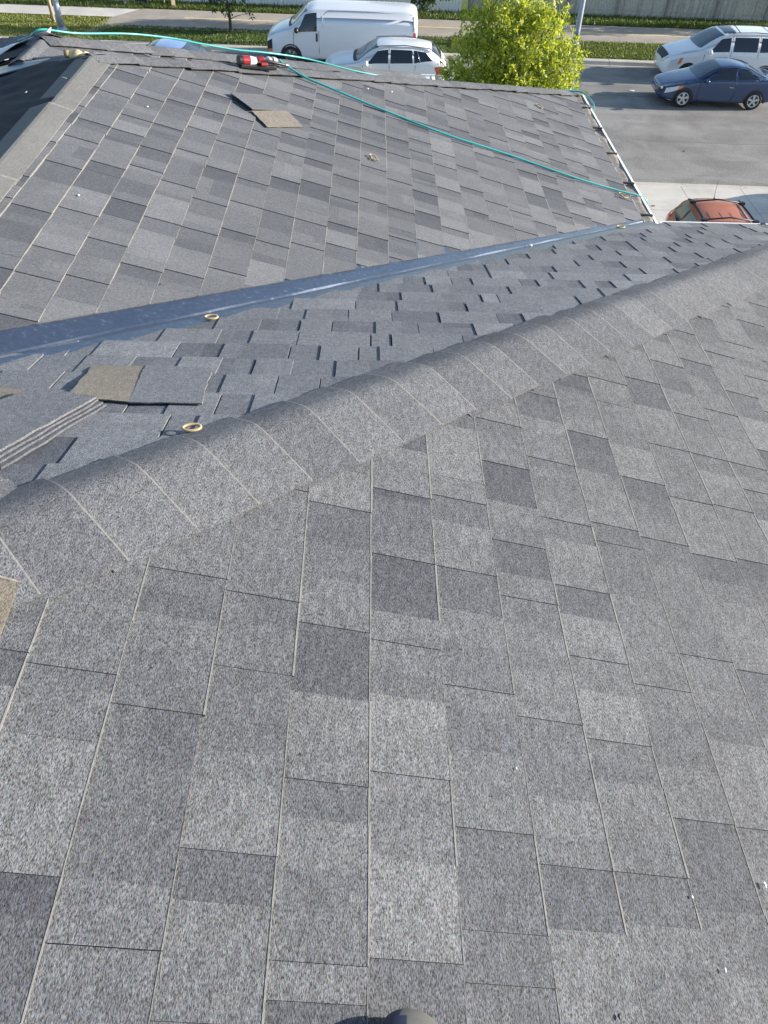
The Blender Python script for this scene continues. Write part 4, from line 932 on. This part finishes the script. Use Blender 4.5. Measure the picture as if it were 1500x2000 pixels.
u.line('door_seam', [(1.48, 4.0), (1.46, 2.8), (1.55, 1.7)], m_trim, .009); u.line('door_seam', [(2.46, 4.0), (2.46, 2.6), (2.42, 1.6)], m_trim, .009); u.line('door_seam', [(3.42, 4.0), (3.40, 2.8), (3.1, 1.8)], m_trim, .009)
u.patch('headlight', [(.14, 3.4), (.55, 3.6), (.58, 3.95), (.18, 3.9)], m_lens, .008); u.patch('taillight', [(4.22, 3.3), (4.5, 3.3), (4.45, 3.9), (4.12, 3.8)], m_redl, .01)
u.across('cowl', 1.10, 1.23, 5.2, m_trim, .005, bow=.12); u.line('cladding', [(.4, 1.6), (1.2, 1.4), (2.4, 1.4), (3.4, 1.4), (4.3, 1.6)], m_trim, .03)
u.mirror(1.62, 4.2, mat=p_white, s=1.15); u.mirror(1.62, 4.2, 1, mat=p_white, s=1.15)
for x in (.92, 3.60): u.wheel(x, .345); u.wheel(x, .345, 1)
u.place(-2.62, 31.95)

# white cargo van
vn = [(0, .36, .72, .82, .55, .90, .93), (.06, .30, .88, .92, .66, 1.0, 1.03), (.2, .27, .95, 1.0, .74, 1.10, 1.13), (.5, .25, .985, 1.12, .80, 1.22, 1.26), (.85, .25, .995, 1.20, .84, 1.33, 1.38), (1.05, .25, 1.0, 1.22, .85, 1.42, 1.48), (1.35, .25, 1.0, 1.24, .82, 1.68, 1.75), (1.62, .25, 1.0, 1.26, .80, 1.88, 1.96),
      (2.0, .25, 1.0, 1.28, .80, 1.93, 2.05), (3.5, .25, 1.0, 1.30, .80, 1.95, 2.08), (5.5, .26, 1.0, 1.30, .80, 1.94, 2.07), (5.85, .28, .99, 1.28, .80, 1.90, 2.02), (5.98, .32, .97, 1.25, .80, 1.80, 1.90), (6.02, .36, .94, 1.2, .78, 1.70, 1.75)]
w_ = Car('parked_van', vn, paint('van_white', (.74, .76, .80), .4), 'long white cargo van without side windows parked behind the white suv', 'van', crease=.985)
w_.across('windscreen', .98, 1.60, 5.2, m_glassL, .006, bow=.10); w_.patch('side_window', [(1.22, 3.98), (2.04, 3.96), (2.04, 4.90), (1.58, 4.88)], m_glass)
w_.line('door_seam', [(2.12, 5.0), (2.12, 4.0), (2.12, 2.6), (2.12, 1.4)], m_trim, .009); w_.line('door_seam', [(1.12, 4.0), (1.10, 3.0), (1.15, 2.2)], m_trim, .009); w_.line('roof_gutter', [(1.6, 5.0), (2.5, 5.03), (4.0, 5.03), (5.8, 5.03)], simple('van_crease', (.3, .32, .36), .5), .010, off=.004)
w_.patch('door_handle', [(2.0, 3.35), (2.07, 3.35), (2.07, 3.85), (2.0, 3.85)], m_black, .014); w_.line('body_rib', [(2.28, 4.9), (2.28, 4.2)], m_white, .014, off=.002)
w_.patch('headlight', [(.02, 2.9), (.24, 3.0), (.24, 3.85), (.03, 3.75)], m_trim, .012); w_.patch('turn_signal', [(.02, 2.55), (.24, 2.65), (.24, 2.98), (.02, 2.88)], m_amber, .013)
w_.patch('bumper', [(.0, 1.0), (.62, 1.0), (.60, 2.3), (.0, 2.3)], m_trim, .02); w_.patch('taillight', [(5.86, 3.1), (5.97, 3.1), (5.97, 4.1), (5.86, 4.1)], m_redl, .012)
w_.patch('taillight_centre', [(5.87, 3.5), (5.975, 3.5), (5.975, 3.7), (5.87, 3.7)], m_lens, .016); w_.line('rear_door_seam', [(5.84, 4.9), (5.86, 4.5), (5.86, 4.15)], m_trim, .018)
w_.across('cowl', .88, .99, 5.1, m_trim, .006, bow=.10)
w_.mirror(1.25, 4.15, mat=m_black, s=1.4)
for x in (.98, 4.9): w_.wheel(x, .37, alloy=False, spokes=6); w_.wheel(x, .37, 1, alloy=False, spokes=6)
w_.place(-5.12, 35.4)

# light blue sedan, only its roof shows above the farthest hip; it faces right
sd_ = [(0, .34, .52, .60, .42, .62, .64), (.2, .22, .80, .70, .6, .75, .78), (.9, .18, .88, .82, .70, .90, .93), (1.3, .18, .885, .87, .72, .97, 1.02), (1.75, .18, .89, .90, .65, 1.22, 1.26), (2.15, .18, .89, .92, .60, 1.37, 1.41), (2.7, .18, .89, .94, .59, 1.41, 1.45), (3.3, .19, .89, .96, .60, 1.35, 1.40), (3.8, .2, .88, .98, .66, 1.12, 1.15), (4.3, .22, .85, .98, .66, 1.04, 1.06), (4.6, .35, .75, .9, .58, .92, .94)]
s5 = Car('parked_car', sd_, paint('pale_blue_paint', (.30, .42, .68), .25, .2), 'pale blue sedan mostly hidden behind the roof, only roof and glass showing', 'car')
s5.across('windscreen', 1.26, 2.1, 5.3, m_glassL, .006, bow=.1); s5.across('rear_window', 3.15, 3.8, 5.3, m_glassL, .006)
s5.patch('side_window', [(1.6, 4.12), (2.5, 4.1), (2.5, 4.84), (2.15, 4.82)], m_glass, side=1); s5.patch('side_window', [(2.6, 4.1), (3.4, 4.2), (3.2, 4.82), (2.6, 4.84)], m_glass, side=1)
for x in (.9, 3.6): s5.wheel(x, .31); s5.wheel(x, .31, 1)
s5.place(-5.55, 31.6, math.pi)

# orange suv on the driveway, nose to the garage (x of the car runs towards the street)
og = [(0, .38, .55, .72, .45, .78, .80), (.08, .30, .76, .84, .60, .90, .93), (.3, .26, .86, .96, .68, 1.02, 1.05), (.95, .24, .885, 1.04, .72, 1.12, 1.16), (1.2, .24, .89, 1.06, .73, 1.2, 1.25), (1.75, .24, .89, 1.08, .62, 1.55, 1.60), (2.3, .25, .89, 1.10, .58, 1.68, 1.74), (3.2, .26, .89, 1.11, .57, 1.68, 1.74), (3.75, .28, .885, 1.12, .57, 1.64, 1.70), (4.05, .32, .87, 1.13, .62, 1.46, 1.50), (4.22, .38, .84, 1.08, .68, 1.16, 1.2), (4.30, .46, .76, .98, .62, 1.0, 1.02)]
p_or = paint('orange_paint', (.43, .125, .045), .42, .0); p_or.node_tree.nodes['Principled BSDF'].inputs['Coat Weight'].default_value = .25
o5 = Car('parked_car', og, p_or, 'metallic orange suv with black roof rack and antenna on the driveway', 'suv')
o5.across('windscreen', 1.22, 2.1, 5.3, m_glass, .006, bow=.1); o5.across('rear_window', 3.84, 4.1, 5.6, m_glass, .006)
for sd in (1, -1):
    o5.patch('side_window', [(1.75, 4.12), (2.5, 4.1), (2.5, 4.84), (2.1, 4.82)], m_glass, side=sd); o5.patch('side_window', [(2.58, 4.1), (3.28, 4.1), (3.28, 4.84), (2.58, 4.84)], m_glass, side=sd); o5.patch('quarter_window', [(3.38, 4.15), (3.95, 4.3), (3.74, 4.82), (3.38, 4.84)], m_glass, side=sd)
    o5.line('roof_rail', [(2.2, 5.35), (2.3, 5.6), (3.0, 5.65), (3.6, 5.6), (3.7, 5.35)], m_trim, .026, side=sd, off=.06)
    o5.patch('taillight', [(4.0, 3.3), (4.24, 3.3), (4.15, 4.4), (3.95, 4.4)], m_redl, .012, side=sd)
    o5.mirror(1.72, 4.15, side=sd, mat=m_trim)
    for x in (.9, 3.45): o5.wheel(x, .34, side=sd)
for k in (-.6, -.2, .2, .6):
    sd = -1 if k < 0 else 1; vv = 8 - abs(k) * 2.2; o5.line('roof_rib', [(2.15, vv), (2.8, vv), (3.75, vv)], simple('rib_dark', (.16, .04, .02), .4), .006, side=sd, off=.002)
for x in (2.45, 3.45): 
    obj('roof_bar', tube_mesh('roof_bar', [o5.pt(x, 5.6, .075, -1), o5.pt(x, 8, .085), o5.pt(x, 5.6, .075, 1)], .018, 6), m_trim, o5.root)
    for sd in (-1, 1):
        p = o5.pt(x, 5.6, .07, sd); bb = bmesh.new(); box(bb, p.x - .05, p.x + .05, p.y - .07, p.y + .07, p.z - .035, p.z + .03, .012); obj('rack_foot', bb, m_black, o5.root)
pa = o5.pt(3.70, 8, 0); obj('antenna', tube_mesh('antenna', [pa, pa + Vector((.03, 0, .06)), pa + Vector((.12, 0, .40))], .006, 6, taper=[3.4, 1.4, .7]), m_black, o5.root)
o5.place(7.92, 14.75, math.pi / 2, .135)
# unseen suv added outside the frame at the right to cast the driveway shadow
o6 = Car('parked_car', sv_, paint('grey_paint', (.12, .12, .13), .3), 'unseen grey suv added beyond the right edge to cast the driveway shadow', 'suv')
for x in (.92, 3.60): o6.wheel(x, .345); o6.wheel(x, .345, 1)
o6.patch('side_window', [(1.60, 4.12), (3.32, 4.1), (3.28, 4.84), (2.02, 4.82)], m_glass)
o6.place(15.3, 18.9, math.pi / 2, .135)

# ------------------------------------------------------------------ FENCES, POSTS
m_fence = simple('grey_fence_board', (.42, .41, .39), .85, noise=.16, scale=9); m_fence2 = simple('grey_fence_board_dark', (.34, .33, .315), .85, noise=.2, scale=9)
m_post = simple('grey_fence_post', (.27, .255, .24), .85, noise=.15, scale=9)
m_vinyl = simple('white_vinyl', (.74, .78, .84), .5)
def board_fence(name, s0, s1, t, h, bw, gap, mat, pmat, step, label, jag=.01, slope=0.0, baseT=None):
    g = empty(name, st(s0, t, .12), SA); tag(g, label, 'fence'); r = random.Random(5); L = s1 - s0; x = 0; n = 0
    me = None; rest = []
    prot = []
    for v in range(6):
        bm = bmesh.new(); hh = h + r.uniform(-jag, jag); box(bm, 0, bw - gap, -.009, .009, .02, hh); m = bpy.data.meshes.new('board'); bm.to_mesh(m); bm.free(); m.materials.append(m_fence2 if (mat is m_fence and v % 3 == 0) else mat); prot.append(m)
    while x < L:
        m = r.choice(prot)
        if n < 290:
            o = bpy.data.objects.new('board', m); C.objects.link(o); o.parent = g; o.location = (x, r.uniform(-.003, .003), r.uniform(-.008, .008)); o.rotation_euler = (0, r.uniform(-.006, .006), 0)
        n += 1; x += bw
    k = 0.
    while k <= L + .01:
        bm = bmesh.new(); box(bm, k - .05, k + .05, .012 - .115, -.012, 0, h + .06, .006); obj('post', bm, pmat, g); k += step
    for zz in (.25, h - .12):
        bm = bmesh.new(); box(bm, 0, L, .0095, .045, zz - .045, zz + .045); obj('rail', bm, pmat, g)
    bm = bmesh.new(); box(bm, 0, L, -.035, -.0095, .86, .90); obj('rail', bm, mat, g)
    bm = bmesh.new(); box(bm, 0, L, -.07, .05, h + .062, h + .09); obj('cap_rail', bm, mat, g)
    return g
board_fence('board_fence', 3.6, 22, 43.9, 1.75, .14, .014, m_fence, m_post, 2.44, 'weathered grey board fence with posts behind the path at the right')
board_fence('picket_fence', -20, -13.2, 43.2, 1.4, .16, .03, m_vinyl, m_vinyl, 2.4, 'white picket fence left of the rough timber frame')
board_fence('picket_fence', -10.4, 3.2, 43.4, 1.4, .155, .03, m_vinyl, m_vinyl, 2.4, 'white picket fence behind the cargo van and small tree')
# rough timber frame with a blue bin inside
m_wood = simple('raw_timber', (.42, .34, .25), .85, noise=.2, scale=12); m_wood2 = simple('grey_timber', (.30, .28, .25), .85, noise=.2, scale=12)
fr = empty('timber_frame', st(-13.0, 42.6, .12), SA); tag(fr, 'rough timber gate frame with a slanting brace by the white fence', 'timber frame')
for nm, a, b, wd, mt in (('post', (0, 0, 0), (-.1, .0, 2.0), .16, m_wood2), ('post', (2.35, -.1, 0), (2.3, .0, 2.0), .18, m_wood), ('brace', (.05, .0, .16), (2.2, .06, .95), .12, m_wood2), ('rail', (1.35, .15, .35), (2.3, .12, .48), .09, m_wood2), ('upright', (1.85, .2, .1), (1.88, .2, 1.2), .08, m_wood2), ('top_rail', (-.1, .05, 1.85), (2.4, .05, 1.85), .12, m_wood2)):
    bm = bmesh.new(); bar(bm, a, b, wd, wd * .6, .008); obj(nm, bm, mt, fr)
bn = empty('blue_bin', st(-12.35, 43.25, .12), SA + .1); tag(bn, 'dark blue bin standing inside the timber frame', 'bin')
bm = bmesh.new(); vs = box(bm, -.32, .32, -.3, .3, 0, .95, .03); 
for q in bm.verts: q.co.x *= .82 + .2 * q.co.z; q.co.y *= .82 + .2 * q.co.z
obj('bin_body', bm, simple('blue_plastic', (.02, .035, .16), .4), bn); bm = bmesh.new(); box(bm, -.36, .36, -.34, .33, .955, 1.01, .02); obj('lid', bm, simple('blue_lid', (.015, .03, .12), .4), bn)
bm = bmesh.new(); box(bm, -.3, .3, .31, .36, .9, .94, .01); obj('handle', bm, m_black, bn)
# lamp posts and wooden pole
m_pole = simple('galvanised_pole', (.33, .38, .47), .45, metal=.3, noise=.1, scale=4)
def lamp(s, t, label, h, r0, lean=(0, 0)):
    g = empty('street_lamp', st(s, t, .13)); tag(g, label, 'street lamp')
    obj('pole', tube_mesh('pole', [(0, 0, .12), (0, 0, .6), (lean[0] * .5, lean[1] * .5, h * .5), (lean[0], lean[1], h)], r0, 14, taper=[1, .98, .85, .6]), m_pole, g)
    obj('base_flange', tube_mesh('base_flange', [(0, 0, 0), (0, 0, .05), (0, 0, .055), (0, 0, .12)], r0 * 1.55, 12, taper=[1.05, 1.05, .9, .85]), m_pole, g)
    obj('footing', tube_mesh('footing', [(0, 0, -.05), (0, 0, .02)], r0 * 2.3, 14), m_conc2, g)
    obj('arm', tube_mesh('arm', smooth_path([(lean[0], lean[1], h - .1), (lean[0], lean[1] - .8, h + .35), (lean[0], lean[1] - 2.2, h + .5)], 5), .04, 8), m_pole, g)
    bm = bmesh.new(); box(bm, -.12, .12, -2.75, -2.15, h + .42, h + .55, .04); obj('lamp_head', bm, m_lightgrey, g)
lamp(8.05, 38.55, 'blue grey metal street lamp right of the leafy tree', 8.5, .125)
lamp(-14.55, 37.9, 'blue grey metal street lamp beside the wooden pole at the left', 8.5, .13, (-.03, 0))
wp = empty('utility_pole', st(-15.25, 39.0, .13)); tag(wp, 'tan wooden post standing in the grass left of the metal lamp', 'wooden post')
obj('shaft', tube_mesh('shaft', [(0, 0, -.1), (-.02, 0, 1.5), (-.05, 0, 4.2)], .085, 10, taper=[1, .95, .9]), simple('post_wood', (.50, .38, .25), .8, noise=.15, scale=10), wp)
obj('steel_band', tube_mesh('steel_band', [(-.003, 0, .10), (-.003, 0, .16)], .092, 10), m_midgrey, wp)

# ------------------------------------------------------------------ TREES
m_bark = simple('bark', (.075, .06, .045), .9, noise=.3, scale=15)
def tree(name, loc, h, clumps, leaf_mats, label, n_per, leaf, seed, trunk_r=.09, fork=.3, droop=.5, elong=3.0):
    """clumps: (x, y, z, rx, ry, rz) relative to the base; leaves are laid along short drooping twigs inside every clump"""
    r = np.random.default_rng(seed); g = empty(name, loc); tag(g, label, 'tree')
    tr = [tube_mesh('trunk', smooth_path([(0, 0, -.05), (.02, .01, h * .2), (-.03, .02, h * .45), (.02, 0, h * .8)], 4), trunk_r, 10, taper=[1.25 - 1.0 * k / 12 for k in range(13)])]
    twigs = []; V = []; Q = []; MI = []
    for ci, (cx, cy, cz, ax, ay, az) in enumerate(clumps):
        c0 = Vector((cx, cy, cz)); z0 = max(h * .15, min(cz * .55, h * .6)); 
        tr.append(tube_mesh('limb', smooth_path([(0, 0, z0), (cx * .45, cy * .45, z0 + (cz - z0) * .6), (cx, cy, cz)], 3), trunk_r * .38, 6, taper=[1 - .8 * k / 6 for k in range(7)]))
        nt = max(6, int(n_per * ax * ay * az * 3)); 
        for _ in range(nt):
            d = r.normal(size=3); d /= np.linalg.norm(d); rad = r.uniform(.35, 1.05) ** .6; b = np.array([cx, cy, cz]) + d * np.array([ax, ay, az]) * rad * .92
            out = d * .6 + np.array([0, 0, .75 if r.random() > droop else -.45]) + r.normal(0, .35, 3); out /= np.linalg.norm(out); Lt = r.uniform(.18, .42) * (ax + az) * .38
            tip = b + out * Lt; twigs.append(tube_mesh('twig', [tuple(b - out * Lt * .2), tuple(tip)], .006, 3, taper=[1, .4])) if _ % 3 == 0 else None
            for k in range(9):
                f = r.uniform(0.05, 1.05); p = b + out * Lt * f + r.normal(0, .02, 3); ld = out * .7 + r.normal(0, .75, 3); ld /= np.linalg.norm(ld); sd = np.cross(ld, r.normal(size=3)); sd /= np.linalg.norm(sd) + 1e-9
                Ls = leaf * r.uniform(.6, 1.35); ws = Ls / elong; n0 = len(V); md = p + ld * Ls * .5
                V += [tuple(p), tuple(md + sd * ws * .5), tuple(p + ld * Ls), tuple(md - sd * ws * .5)]; Q.append((n0, n0 + 1, n0 + 2, n0 + 3)); MI.append(int(r.integers(0, len(leaf_mats))))
    obj('trunk', join_meshes('trunk', tr + twigs), m_bark, g)
    m = bpy.data.meshes.new('crown'); m.from_pydata(V, [], Q); o = obj('crown', m, leaf_mats, g); m.polygons.foreach_set('material_index', MI)
    return len(Q)
lf = [leaf_mat('leaf_lime', (.38, .43, .05), .45), leaf_mat('leaf_yellowgreen', (.46, .48, .09), .45), leaf_mat('leaf_green', (.17, .25, .03), .4), leaf_mat('leaf_pale', (.36, .40, .10), .4)]
TX, TT = 2.88, 21.0
nl = tree('leafy_tree', st(TX, TT, .12), 5.2, [(-.15, 0, 4.05, .95, .9, 1.15), (.55, .1, 4.0, .8, .8, 1.2), (-.85, 0, 3.55, .75, .8, .95), (1.15, .1, 3.35, .65, .7, .9), (1.45, 0, 3.95, .38, .4, .62), (-.35, -.1, 5.0, .55, .5, .85), (.35, .1, 5.15, .45, .5, .85), (0, 0, 3.0, 1.35, 1.2, .8), (-1.35, 0, 3.1, .45, .6, .75), (-1.05, 0, 4.45, .35, .4, .6), (.95, 0, 4.75, .32, .4, .6), (1.60, 0, 2.9, .4, .5, .55), (.2, .2, 2.3, 1.1, 1.0, .6)],
     lf, 'bushy lime green tree standing in front of the street and path', 200, .115, 3, trunk_r=.10)
dk = [leaf_mat('leaf_dark', (.045, .085, .018), .3), leaf_mat('leaf_dark2', (.07, .12, .022), .3), leaf_mat('leaf_dark3', (.03, .055, .015), .25)]
tree('small_tree', st(-7.28, 38.55, .13), 3.2, [(0, 0, 2.0, .95, .9, .75), (-.75, .1, 1.45, .6, .6, .4), (.55, 0, 1.5, .5, .6, .45), (0, 0, 2.8, .8, .8, .6), (.8, 0, .72, .26, .3, .2), (-.35, 0, 1.05, .45, .4, .35), (.1, 0, .8, .3, .3, .25)], dk, 'small dark green young tree on the verge left of the van', 120, .12, 4, trunk_r=.065, elong=2.2)
tree('dark_tree', st(.75, 40.0, .13), 4.2, [(.5, 0, 1.75, .8, .8, .7), (1.3, .1, 2.1, .8, .9, .6), (2.1, 0, 2.2, .7, .8, .45), (.75, 0, .95, .35, .5, .4), (.0, .2, 3.0, 1.3, 1.3, .8), (-1.3, 0, 2.6, .7, .7, .4), (1.3, 0, 1.5, .5, .5, .3)], dk, 'dark green tree with hanging branches behind the rear of the van', 150, .15, 5, trunk_r=.10, elong=2.4, droop=.8)
tree('dark_tree', st(19.8, 42.4, .13), 4.0, [(0, 0, 1.9, 1.0, 1.0, .9), (-.5, 0, 1.2, .6, .6, .5), (.3, 0, 3.0, 1.0, 1.0, .8)], dk + [leaf_mat('leaf_reddish', (.14, .05, .03), .3)], 'dark reddish green tree at the upper right corner in front of the fence', 90, .15, 6, trunk_r=.09, elong=2.4)
print('leaves', nl)
# leaf litter and small marks on the sidewalk and street
m_litter = simple('litter_leaf', (.12, .08, .04), .8)
def litter(s, t, z, label, mat, r=.05):
    bm = bmesh.new(); n = 7; vs = []
    for k in range(n): a = 2 * math.pi * k / n; vs.append(bm.verts.new((r * math.cos(a) * 1.6 * random.uniform(.7, 1.1), r * math.sin(a) * random.uniform(.6, 1.1), .006 * (k % 2))))
    f = bm.faces.new(vs); e = bmesh.ops.extrude_face_region(bm, geom=[f]); bmesh.ops.translate(bm, vec=(0, 0, .008), verts=[x for x in e['geom'] if isinstance(x, bmesh.types.BMVert)])
    o = obj('litter', bm, mat); o.location = st(s, t, z); tag(o, label, 'litter')
litter(7.72, 21.95, .138, 'small brown leaf on the pale concrete beside the gutter', m_litter, .04)
litter(9.45, 32.9, .006, 'white scrap of paper on the asphalt ahead of the blue coupe', m_white, .07)
litter(7.3, 34.4, .006, 'tiny white speck on the shaded asphalt near the far kerb', m_white, .03)
litter(9.9, 26.7, .004, 'small dark tar spot on the street asphalt', m_trim, .03)
